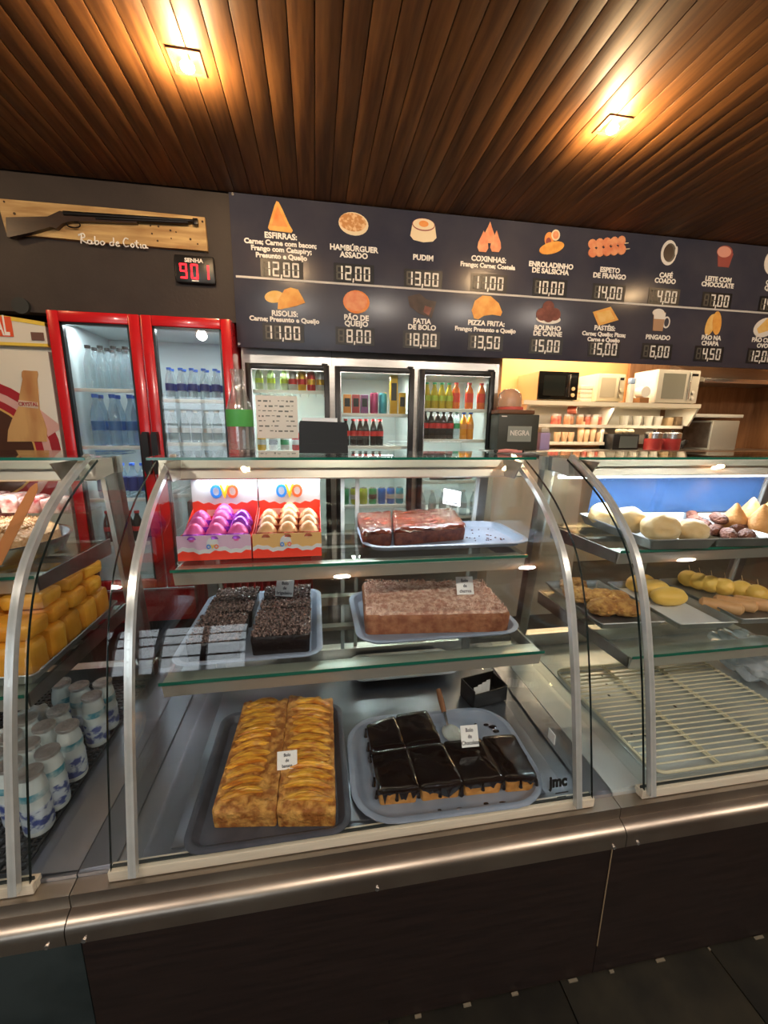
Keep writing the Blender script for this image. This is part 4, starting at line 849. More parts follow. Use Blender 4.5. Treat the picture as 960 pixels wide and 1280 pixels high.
def display_case(xc, lab, il=.045, ir=.045, s1=1.066, s2=.846, tube=False, power=10, backm=None, bs=None, dm_=None, tc=COOL, z2front=.85):
    bs = bs or mat('beam_steel', (.56, .53, .46), .36, .6)
    hw_ = .58; x0, x1 = xc-hw_+.001, xc+hw_-.001; g0, g1 = xc-.5125, xc+.5125; i0, i1 = g0+il, g1-ir
    t = T('display_case', (xc, 1.04, 0), lab, 'display case', 'glass display cases')
    MB().box(x0, x1, .692, .712, .003, .474).build('front_panel', tealb if xc < -.6 else wenge, t)
    MB().box(x0, x1, .713, 1.42, .05, .50).build('base_cabinet', blackm, t)
    l = MB(); prf = [(.713, .537), (.684, .534), (.6835, .512), (.6835, .506), (.674, .503), (.667, .499), (.661, .494), (.657, .487), (.656, .479), (.656, .470), (.656, .456), (.660, .452), (.690, .452), (.713, .470)]
    l.prism(prf, 'x', x0, x1); l.build('steel_ledge', mat('ledge_steel', (.33, .28, .235), .34, .95, (.42, .37, .31), 5), t)
    s = MB()
    for xx in (x0+.03, (x0+x1)/2, x1-.03): s.cyl((xx, .653, .463), (xx, .657, .463), .0045)
    build_each(s, 'ledge_screw', alum, t)
    d = MB(); d.box(x0, x1, .7135, 1.42, .530, .545); d.box(i0+.05, i1-.05, .735, 1.34, .5452, .549, .002); d.build('deck', dm_ or deckm, t)
    sh = MB()
    for a, c in ((x0, g0-.0), (g1, x1)): sh.prism([(a, .5455), (c, .5455), (c if a == x0 else a, .551), (a if a == x0 else c, .5475)], 'y', .72, 1.41)
    build_each(sh, 'side_apron', dm_ or deckm, t)
    r = MB(); r.box(g0-.004, g1+.004, .694, .7035, .5375, .560, .0015); r.box(g0-.004, g1+.004, .7035, .718, .5375, .5555); r.build('front_rail', cream, t)
    r = MB(); r.box(g0, g1, .7036, .709, .5556, .5618); r.build('glass_seat', rub, t)
    o, i = offs(CUR, 0), offs(CUR, -.006); gf = MB(); strip(gf, g0+.002, g1-.002, o, i); gf.build('front_glass', gl, t, flat=False)
    for n_, xx in enumerate((g0, g1-.002)):
        e = MB(); strip(e, xx+.0008, xx+.0015, o, i); e.build('glass_edge', edge_d, t)
    for xx, sgn in ((i0, 1), (i1, -1)):
        e = MB(); strip(e, xx-.007, xx+.007, offs(CUR, -.007), offs(CUR, -.021)); e.build('corner_profile', profm, t)
        o2_ = offs(CUR, -.0215); sd = MB(); sd.prism(o2_+[(1.285, 1.305), (1.38, .556)], 'x', xx-.0025, xx+.0025); sd.build('side_glass', gl_h, t)
    tg = MB(); tg.box(g0, g1, 1.075, 1.36, 1.3135, 1.3205, 0); o_ = tg.build('top_glass', gl_s, t)
    e = MB(); e.box(g0, g1, 1.073, 1.075, 1.3135, 1.3205); e.build('green_edge', edge_g, o_)
    bm_ = MB(); bm_.prism([(1.135, 1.309), (1.122, 1.262), (1.128, 1.258), (1.22, 1.268), (1.22, 1.309)], 'x', g0+.006, g1-.006); bm_.build('top_beam', bs, t)
    tb_ = MB(); tb_.cyl((i0+.05, 1.262, 1.241), (i1-.05, 1.262, 1.241), .007, 10) if tube else tb_.cyl((i0+.05, 1.235, 1.264), (i1-.05, 1.235, 1.264), .007, 10); tb_.build('light_tube', tubem if tube else tubew, t)
    area('case_lamp', (xc, 1.17, 1.252), .85, .05, power, tc, (-.12, 0, 0))
    for xx in (i0+.004, i1-.034):
        u_ = MB(); u_.prism([(1.40, .55), (1.36, .55), (1.27, 1.305), (1.305, 1.305)], 'x', xx, xx+.03); u_.build('upright', steel_d, t)
        p_ = MB(); p_.prism([(1.02, 1.311), (1.06, 1.262), (1.27, 1.262), (1.27, 1.311)], 'x', xx+.008, xx+.011); p_.build('top_bracket', steel_d, t)
    br = MB(); br.box(i0, i1, 1.36, 1.40, .549, .60); br.box(i0, i1, 1.275, 1.31, 1.262, 1.309); br.build('back_rail', steel, t)
    xm = (i0+i1)/2
    for k, (a, c) in enumerate(((i0+.035, xm+.03), (xm-.03, i1-.035))):
        yo = .012*k; bp = MB(); bp.prism([(1.372-yo, .602), (1.378-yo, .602), (1.290-yo, 1.261), (1.284-yo, 1.261)], 'x', a, c)
        bo = bp.build('back_door', backm or gl_h, t)
        e = MB(); 
        for xx in (a, c-.012): e.prism([(1.370-yo, .602), (1.380-yo, .602), (1.292-yo, 1.261), (1.282-yo, 1.261)], 'x', xx, xx+.012)
        e.build('door_stile', profm, bo)
    for sz_, yf_, sw, yb_ in ((s1, .952, .442, 1.275), (s2, z2front, .452, 1.30)):
        s = MB(); s.box(xc-sw, xc+sw, yf_, yb_, sz_, sz_+.007); so = s.build('glass_shelf', gl_s, t)
        e = MB(); e.box(xc-sw, xc+sw, yf_-.002, yf_, sz_, sz_+.007); e.build('green_edge', edge_g, so)
        b_ = MB(); b_.prism([(yf_+.008, sz_-.001), (yf_+.004, sz_-.004), (yf_+.012, sz_-.036), (yf_+.016, sz_-.036), (yf_+.010, sz_-.005), (yf_+.05, sz_-.004), (yf_+.05, sz_-.001)], 'x', xc-sw+.004, xc+sw-.004)
        b_.build('shelf_rail', bs, so)
        c_ = MB(); c_.box(xc-sw+.01, xc+sw-.01, yb_-.03, yb_, sz_-.03, sz_-.001); c_.box(xc-sw+.01, xc+sw-.01, (yf_+yb_)/2-.012, (yf_+yb_)/2+.012, sz_-.012, sz_-.001); c_.build('cross_bar', steel, so)
        for xx in (xc-sw+.002, xc+sw-.008):
            k_ = MB(); k_.prism([(yf_+.017, sz_-.034), (yb_+.02, sz_-.05), (yb_+.02, sz_-.004), (yf_+.017, sz_-.002)], 'x', xx, xx+.006); k_.build('side_bracket', steel_d, so)
    return t
XM, XL, XR = .1065, -1.0535, 1.2665
mid = display_case(XM, 'middle curved-glass display case holding cakes and boxes of foil eggs', power=3.4)
left = display_case(XL, 'left curved-glass display case holding golden loaves and drink bottles', ir=.02, power=2.4)
right = display_case(XR, 'right curved-glass display case holding savoury pastries and a bare wire rack', il=.012, s2=.806, tube=True, power=6.5, dm_=mat('pale_deck', (.46, .50, .50), .4, .6, (.52, .56, .56), 3), bs=mat('pale_steel', (.60, .60, .54), .35, .8), backm=None)
# blue sheet painting in the cool reflection at the right case's upper back
p = MB(); p.prism([(1.283, 1.10), (1.2835, 1.10), (1.262+.0, 1.258), (1.2615, 1.258)], 'x', at(740, 600, Y=1.28).x, XR+.40); p.build('blue_reflection_panel', blue_p, right)
# writing on the middle glass, stickers
q = at(695, 973, Y=.716)
MB().text('jmc', .036, (q.x, q.y-.009, q.z), .85, .0016, .0004, (PI/2-.17, 0, 0)).build('lettering', black, mid, flat=True)
q = at(697, 986, Y=.716); g_ = MB(); g_.box(q.x-.012, q.x+.02, q.y-.011, q.y-.0105, q.z-.001, q.z+.0015); g_.box(q.x-.008, q.x+.014, q.y-.013, q.y-.0125, q.z-.010, q.z-.008); build_each(g_, 'small_lettering', black, mid)
q = at(689, 924, X=XM+.5125-.05); st = MB(); st.box(q.x-.0005, q.x+.0015, q.y-.014, q.y+.014, q.z-.005, q.z+.022); solo(st, 'white_sticker', paper, 'small white sticker inside the right side glass of the middle case', 'sticker', loc=tuple(q))
# seam between middle and right base panels
MB().box(XM+.5785, XM+.5805, .689, .691, .10, .45).build('seam_strip', mat('seam_beige', (.30, .22, .13), .6), mid)
sp_ = MB(); random.seed(11)
for k in range(12):
    x = .05+k*.14+random.uniform(-.02, .02); l_ = random.uniform(.004, .03); sp_.box(x, x+l_, .684, .690, .0005, .004)
tag(sp_.build('floor_specks', mat('specks', (.20, .17, .12), .7)), 'broken row of pale specks where the dark case base meets the floor', 'specks', kind='stuff')  # short pale bits along the foot of the case fronts
# ------------------------------------------------------------------ trays, cakes
def make_tray(name, lab, cx, cy, z, w_, d_, h_, r_, m_, rz=0, lip=.014, cat='tray', group=None):
    rows = []
    for gx_, zz in ((-.020, .0), (-.012, .001), (.0, h_*.9), (lip*.6, h_), (lip, h_-.002), (lip, h_-.004), (lip*.6, h_-.003), (-.001, h_*.85), (-.014, .004), (-.024, .003)):
        rows.append([(x, y, zz) for x, y in rrect(w_+2*gx_-2*lip, d_+2*gx_-2*lip, max(r_+gx_, .004), 6)])
    b_ = MB(); b_.grid_rows(rows, True, True); o = b_.build(name, m_); o.location = (cx, cy, z+.0005); o.rotation_euler = (0, 0, rz); return tag(o, lab, cat, group)
def outline(quad, n=9, rc=.012):
    """rounded perimeter of a quad given counter-clockwise"""
    Q = [Vector((a, b)) for a, b in quad]; pts = []
    for i in range(4):
        a, b, c = Q[i-1], Q[i], Q[(i+1) % 4]; u_, v_ = (a-b).normalized(), (c-b).normalized()
        p0, p1 = b+u_*rc, b+v_*rc
        for t_ in (0, .33, .67, 1): pts.append(p0*(1-t_)**2+b*2*t_*(1-t_)+p1*t_*t_)
        nx = Q[(i+1) % 4]; e0, e1 = p1, nx-v_*rc
        for k in range(1, n): pts.append(e0.lerp(e1, k/n))
    return [(p.x, p.y) for p in pts]
def ring_cake(mb, out, z0, z1, rr=.01, amp=.003, freq=60, seed=0, rings=9, drop=None, grow=0, zb=0, side=4, M=None):
    cx = sum(p[0] for p in out)/len(out); cy = sum(p[1] for p in out)/len(out); rows = []
    def ring(s_, z, a_=amp, g=0):
        r = []
        for k, (x, y) in enumerate(out):
            dx, dy = x-cx, y-cy; L = math.hypot(dx, dy) or 1; xx, yy = cx+dx*s_+dx/L*g, cy+dy*s_+dy/L*g
            zz = z(k) if callable(z) else z
            nz = noise.noise(Vector((xx*freq, yy*freq, zz*freq+seed*9.1)))
            r.append(Vector((xx+a_*.5*nz, yy+a_*.5*nz, zz+a_*nz)))
        return r
    for k in range(rings+1):
        s_ = .001+(1-.001)*k/rings; rows.append(ring(s_, z1+zb*(1-s_*s_), g=-rr if k == rings else -rr*s_))
    rows.append(ring(1, z1-rr*.3, g=-rr*.3+grow)); rows.append(ring(1, z1-rr, g=grow))
    if drop:
        rows.append(ring(1, lambda k: z1-rr-(drop(k))*.6, g=grow)); rows.append(ring(1, lambda k: z1-rr-drop(k), g=grow*.6)); rows.append(ring(1, lambda k: z1-rr-drop(k), g=-.001))
    else:
        for j in range(1, side+1): rows.append(ring(1, z1-rr-(z1-rr-z0)*j/side, a_=amp*.5 if j < side else 0, g=grow-.001*j))
    if M is not None: rows = [[M @ p for p in r] for r in rows]
    mb.grid_rows(rows, True, True)
def pxq(z, *ps): return [(at(a, b, Z=z).x, at(a, b, Z=z).y) for a, b in ps]
def shrink(q, d):
    cx = sum(p[0] for p in q)/4; cy = sum(p[1] for p in q)/4
    return [(cx+(x-cx)*(1-d), cy+(y-cy)*(1-d)) for x, y in q]
def center(q): return sum(p[0] for p in q)/len(q), sum(p[1] for p in q)/len(q)
def card(px, py, Y, zt, lab, lines, tilt=0, wpx=22, hpx=22, stick=None):
    """white price card on a pick; (px,py) = centre of the card in the photograph"""
    c = at(px, py, Y=Y); s_ = (at(px+10, py, Y=Y)-at(px-10, py, Y=Y)).length/20; w_, h_ = wpx*s_/2, hpx*s_/2
    t = T('price_card', (c.x, c.y, zt), lab, 'price card', None)
    M_ = Matrix.Translation(c) @ Euler((-.5, tilt, 0)).to_matrix().to_4x4()
    MB().box(-w_, w_, -.0006, .0006, -h_, h_, M=M_).build('card', paper, t)
    tx = MB()
    for k, s2_ in enumerate(lines): tx.text(s2_, h_*.52, M_ @ Vector((0, -.0012, h_*(.55-.58*k))), .85, .0002, .0002, (PI/2-.5, tilt, 0))
    tx.build('lettering', ink, t, flat=True)
    MB().cyl(M_ @ Vector((0, 0.002, h_*.5)), (c.x, c.y+.004, zt-.012), .0012, 6).build('pick', profm, t)
    return t
# --- banana cake
zt = .552
make_tray('serving_tray', 'charcoal tray under the banana cake on the floor of the middle case', -.112, .905, deck_z, .345, .415, .020, .03, tray_k)
bc = mat('cake_crumb_golden', (.36, .12, .02), .6, 0, (.74, .38, .09), 45, bump=.5, bscale=120, ramp=(.4, .62)); bcs = mat('cake_sponge', (.60, .36, .12), .6, 0, (.40, .18, .05), 30, bump=.3, bscale=90)
ban = mat('banana_slice', (.50, .15, .012), .3, 0, (.95, .52, .06), 30, (1, 4, 1), bump=.15, bscale=60, coat=.35, rand=.15)
ZB = .600
def zq5(*ps): return [(240+a/4.364, 840+b/4.364) for a, b in ps]
for nm, q, sgn in (('left', [(104, 762), (459, 752), (526, 142), (285, 158)], -1), ('right', [(459, 757), (785, 752), (768, 140), (527, 126)], 1)):
    Q = pxq(ZB, *zq5(*q)); cx, cy = center(Q)
    t = T('banana_cake', (cx, cy, deck_z+.003), nm+' half of the golden banana cake with baked banana strips on top', 'cake', 'halves of the banana cake')
    m_ = MB(); ring_cake(m_, outline(Q, 26, .006), deck_z+.0045, ZB-.001, .004, .006, 70, 3+sgn, 24); m_.build('crumb', bc, t)
    def uv(u, v): # u across, v from front to back
        a = Vector(Q[0]).lerp(Vector(Q[1]), u); b = Vector(Q[3]).lerp(Vector(Q[2]), u); return a.lerp(b, v)
    random.seed(20+sgn); n = 12
    for k in range(n):
        v0 = .05+.91*k/n+random.uniform(-.008, .008); ua, ub = ((.05, .78) if sgn < 0 else (.10, .96)); ua += random.uniform(-.05, .04); ub += random.uniform(-.06, .04)
        sl = .055 if sgn < 0 else -.01; b_ = MB(); nr = 3 if k % 4 else 4
        for rr_ in range(nr):
            pts = []; rad = []; dv = (rr_-(nr-1)/2)*.0165; e0, e1 = random.uniform(0, .05), random.uniform(0, .05)
            for j in range(9):
                f = j/8; p = uv(ua+e0+(ub-ua-e0-e1)*f, v0+.03+dv*math.sin(PI*(.12+.76*f))+sl*f+.026*math.sin(PI*f)); pts.append((p.x, p.y, ZB+.0012+.0035*math.sin(PI*f)-.0012*abs(dv)/.02)); rad.append(.0046*(1-.6*abs(2*f-1)**3)*random.uniform(.9, 1.15))
            b_.tube(pts, rad, 8)
        bmesh.ops.remove_doubles(b_.bm, verts=b_.bm.verts, dist=.0001)
        for vtx in b_.bm.verts: vtx.co.z += .002*noise.noise(vtx.co*170)
        b_.build('banana_slice', ban, t)
card(359, 950, at(359, 950, Z=ZB+.015).y, ZB+.01, 'white price card lying over the seam of the banana cake', ['Bolo', 'de', 'banana'], 0, 25, 21)
# --- chocolate glazed cake
make_tray('serving_tray', 'light grey-blue rounded tray under the glazed chocolate cake', .300, .866, deck_z, .47, .335, .018, .085, tray_g, -.02)
choc = mat('chocolate_glaze', (.007, .0022, .0015), .10, 0, (.012, .004, .003), 20, coat=.6, bump=.10, bscale=25); spg = mat('orange_sponge', (.58, .24, .05), .65, 0, (.70, .34, .09), 60, bump=.4, bscale=140)
def z6(*ps): return [(440+a/3.692, 880+b/3.692) for a, b in ps]
ZG = .598; random.seed(4)
for nm, q in (('back left', [(92, 214), (240, 189), (195, 57), (70, 98)]), ('back second', [(257, 194), (408, 167), (345, 31), (205, 52)]), ('front left', [(125, 400), (308, 385), (248, 202), (92, 224)]),
              ('front second', [(322, 382), (508, 360), (415, 180), (262, 200)]), ('front third', [(522, 358), (700, 340), (590, 158), (424, 178)]), ('front right', [(714, 342), (852, 330), (745, 143), (602, 153)])):
    Q = shrink(pxq(ZG, *z6(*q)), -.035); cx, cy = center(Q); t = T('chocolate_cake_piece', (cx, cy, deck_z+.003), nm+' square piece of glazed dark chocolate cake with orange sponge', 'cake', 'pieces of the glazed chocolate cake')
    m_ = MB(); ring_cake(m_, outline(shrink(Q, .04), 8, .008), deck_z+.0045, ZG-.006, .004, .002, 90, 1, 4); m_.build('sponge', spg, t)
    out = outline(Q, 14, .010); dr = [0]*len(out); ph = random.uniform(0, 9)
    for k in range(len(out)):
        x, y = out[k]; base = .006+.007*noise.noise(Vector((x*45, y*45, ph))); s_ = noise.noise(Vector((x*130+ph, y*130, 0)))
        dr[k] = max(.003, base+(.026*max(0, s_-.12)*3.0 if s_ > .12 else 0)); dr[k] = min(dr[k], .034)
    m_ = MB(); ring_cake(m_, out, 0, ZG+.002, .006, .0012, 30, 2, 8, drop=lambda k: dr[k], grow=.0025, zb=.001); m_.build('glaze', choc, t)
    dp = MB()
    for k in range(0, len(out), 9):
        x, y = out[k]; a = Vector((x-cx, y-cy)).normalized(); L = dr[k]
        dp.tube([(x+a.x*.003, y+a.y*.003, ZG-.006), (x+a.x*.0045, y+a.y*.0045, ZG-.012-L*.6), (x+a.x*.0045, y+a.y*.0045, max(ZG-.018-L, deck_z+.006))], [.003, .0035, .0048], 8)
    dp.build('drip', choc, t)
sm = MB()
for a, b, r_ in ((620, 95, .008), (650, 105, .012), (665, 125, .010), (570, 92, .004), (700, 460, .010), (500, 490, .011), (520, 495, .008), (620, 460, .006), (405, 490, .005)):
    p = at(*z6((a, b))[0], Z=deck_z+.006); sm.blob((p.x, p.y, deck_z+.0055), (r_, r_*.7, .002), 2, .3, 3, a)
tag(sm.build('chocolate_smear', choc), 'smears of spilled chocolate glaze on the grey-blue tray', 'smear', kind='stuff')
card(587, 920, at(600, 935, Z=ZG).y, ZG, 'white price card on a pick in the glazed chocolate cake', ['Bolo', 'de', 'Chocolate'], .03, 21, 23)
# spatula
a = at(565, 915, Z=deck_z+.012); b = at(548, 862, Z=deck_z+.06); spt = T('cake_server', (a.x, a.y, deck_z), 'metal cake server with brown handle lying in the chocolate cake tray', 'cake server')
bl_ = MB(); bl_.lathe([(0, 0), (.028, 0), (.028, .002), (0, .002)], (0, 0, 0), 18, 1, 1.25, Matrix.Translation((a.x, a.y, deck_z+.0075))); bl_.build('blade', alum, spt)
n1 = Vector((a.x-.004, a.y+.03, deck_z+.010)); n2 = n1.lerp(b, .35)
MB().tube([n1, n1.lerp(n2, .5)+Vector((0, 0, .002)), n2], [.004, .005, .006], 8).build('neck', alum, spt); MB().tube([n2, n2.lerp(b, .5), b], [.0075, .009, .0075], 10).build('handle', mat('copper_brown', (.50, .24, .13), .25, .5), spt)
# black card holder box and pale tray at the back of the deck
a = at(600, 872, Z=deck_z); bxk = T('black_box', (a.x+.01, 1.09, deck_z), 'small open black box holding white cards behind the chocolate cake', 'box')
w_, d_, h_ = .125, .075, .06; o_b = MB()
Mb = Matrix.Translation((a.x+.01, 1.09, deck_z+.001)) @ Euler((0, 0, .22)).to_matrix().to_4x4()
for q in ((-w_/2, w_/2, -d_/2, -d_/2+.003, 0, h_*.8), (-w_/2, w_/2, d_/2-.003, d_/2, 0, h_), (-w_/2, -w_/2+.003, -d_/2, d_/2, 0, h_), (w_/2-.003, w_/2, -d_/2, d_/2, 0, h_*.9), (-w_/2, w_/2, -d_/2, d_/2, 0, .003)): o_b.box(*q, M=Mb)
o_b.build('box', black, bxk)
o_b = MB()
for k in range(4): o_b.box(-.045+.02*k, -.03+.02*k, -.01+.006*k, -.009+.006*k, .004, .052, M=Mb)
build_each(o_b, 'card', paper, bxk)
make_tray('shallow_tray', 'pale shallow tray pushed to the back of the middle case floor', .29, 1.265, deck_z+.012, .36, .16, .022, .02, mat('pale_tray', (.55, .58, .62), .3))
# --- sprinkle cakes on the second shelf
Z2 = .8535
make_tray('serving_tray', 'grey tray under the chocolate sprinkle cakes on the second shelf', -.165, 1.085, Z2, .345, .41, .02, .03, tray_g)
dcake = mat('dark_cake', (.006, .003, .0025), .3, 0, (.012, .006, .005), 30, bump=.3, bscale=90, coat=.2); spr = mat('sprinkle', (.022, .010, .009), .22, 0, (.30, .21, .19), 130, coat=.5)  # pale second colour of the sprinkles paints in their glints
ZS = .908
def sprinkles(out, z, n, seed, parent, sz_=.0030, m_=spr, name='sprinkle'):
    random.seed(seed); xs = [p[0] for p in out]; ys = [p[1] for p in out]; b_ = MB(); c_ = 0
    def inside(x, y):
        r = False; j = len(out)-1
        for i in range(len(out)):
            xi, yi = out[i]; xj, yj = out[j]
            if (yi > y) != (yj > y) and x < (xj-xi)*(y-yi)/(yj-yi)+xi: r = not r
            j = i
        return r
    while c_ < n:
        x, y = random.uniform(min(xs), max(xs)), random.uniform(min(ys), max(ys))
        if not inside(x, y): continue
        c_ += 1; r = sz_*random.uniform(.6, 1.3); rot = Euler((random.uniform(0, 6), random.uniform(0, 6), random.uniform(0, 6))).to_matrix()
        p = Vector((x, y, z+random.uniform(-.0005, .0015))); vs = [b_.bm.verts.new(p+rot @ Vector(v)) for v in ((r*1.5, 0, 0), (-r*1.5, 0, 0), (0, r*.7, 0), (0, -r*.7, 0), (0, 0, r*.7), (0, 0, -r*.7))]
        for i, j, k in ((0, 2, 4), (2, 1, 4), (1, 3, 4), (3, 0, 4), (2, 0, 5), (1, 2, 5), (3, 1, 5), (0, 3, 5)): b_.bm.faces.new((vs[i], vs[j], vs[k]))
    o = b_.build(name, m_, parent, flat=True); o['kind'] = 'stuff'; return o
for nm, (xa, xb, ya, yb) in (('front left', (-.305, -.185, .91, 1.055)), ('back left', (-.300, -.180, 1.065, 1.235)), ('front right', (-.163, -.022, .92, 1.065)), ('back right', (-.160, -.024, 1.075, 1.235))):
    Q = [(xa, ya), (xb, ya), (xb+.0, yb), (xa+.0, yb)]; t = T('sprinkle_cake_piece', ((xa+xb)/2, (ya+yb)/2, Z2+.003), nm+' block of dark chocolate cake covered in sprinkles on the second shelf', 'cake', 'sprinkle cake blocks')
    out = outline(Q, 14, .008); m_ = MB(); ring_cake(m_, out, Z2+.0045, ZS, .008, .003, 70, 5, 8); m_.build('body', dcake, t)
    sprinkles(out, ZS+.0008, 1500, hash(nm) % 7+int(abs(xa)*100), t, .0026)
card(356, 735, 1.14, ZS, 'white price card standing in the sprinkle cake on the second shelf', ['Bolo', 'de', 'brigadeiro'], .12, 22, 21)
# --- crumb cake
make_tray('serving_tray', 'grey tray under the large crumb-topped cake on the second shelf', .318, 1.075, Z2, .45, .33, .022, .05, tray_g)
ctop = mat('crumb_top', (.56, .29, .21), .55, 0, (.90, .66, .52), 70, bump=.7, bscale=150, ramp=(.4, .62)); cside = mat('crumb_side', (.25, .08, .035), .6, 0, (.40, .17, .08), 50, bump=.4, bscale=120)
ZR = Z2+.060; Q = pxq(ZR, (455, 770), (640, 766), (606, 727), (452, 727))
t = T('crumb_cake', (.31, 1.08, Z2+.003), 'large rectangular reddish brown crumb-topped cake on the second shelf', 'cake')
out = outline(Q, 34, .018); m_ = MB(); ring_cake(m_, out, Z2+.0045, ZR, .010, .004, 40, 8, 22, zb=.006); m_.build('body', cside, t)
m_ = MB(); o2 = outline(shrink(Q, .03), 34, .018); ring_cake(m_, o2, ZR-.004, ZR+.004, .004, .005, 75, 9, 26, side=1, zb=.006); m_.build('crumb_topping', ctop, t)
sprinkles(shrink(Q, .05), ZR+.0085, 1800, 5, t, .0028, ctop, 'crumb')
card(581, 732, 1.06, ZR, 'white price card standing in the crumb-topped cake', ['Bolo', 'de', 'churros'], .03, 21, 21)
# --- red brown glazed cake on the top shelf
Z1 = 1.0735
make_tray('serving_tray', 'grey tray half empty beside the red-brown glazed cake on the top shelf', .360, 1.135, Z1, .48, .27, .020, .05, tray_g, -.01)
rb = mat('red_glaze', (.055, .008, .004), .2, 0, (.22, .038, .015), 22, (1, 4, 1), bump=.35, bscale=35, coat=.5, ramp=(.38, .66)); rbs = mat('red_crumb', (.06, .011, .006), .5, 0, (.14, .035, .014), 60, bump=.4, bscale=100)
ZQ = Z1+.052
for nm, Q in (('left', pxq(ZQ, (453, 664), (490, 662), (488, 638), (446, 641))), ('right', pxq(ZQ, (492, 662), (583, 655), (566, 634), (490, 638)))):
    cx, cy = center(Q); t = T('glazed_red_cake', (cx, cy, Z1+.003), nm+' piece of the glossy red-brown cake on the top shelf', 'cake', 'pieces of the red-brown cake')
    m_ = MB(); ring_cake(m_, outline(Q, 16, .012), Z1+.0045, ZQ-.003, .014, .004, 40, 3, 10); m_.build('body', rbs, t)
    m_ = MB(); ring_cake(m_, outline(Q, 16, .012), ZQ-.010, ZQ, .010, .006, 55, 4, 14, side=1, grow=.001); m_.build('glaze', rb, t)
card(565, 622, 1.19, Z1+.06, 'white price card standing behind the red-brown cake on the top shelf', ['Bolo', 'de', 'goiabada'], .2, 22, 19)
cr_ = MB(); random.seed(9)
for k in range(26): cr_.blob((.46+random.uniform(-.03, .09), 1.14+random.uniform(-.06, .07), Z1+.0055), (.004*random.uniform(.4, 1), .003, .0015), 1, .3, 4, k)
tag(cr_.build('cake_crumb', rbs), 'scattered red-brown crumbs on the empty half of the top tray', 'crumbs', kind='stuff')
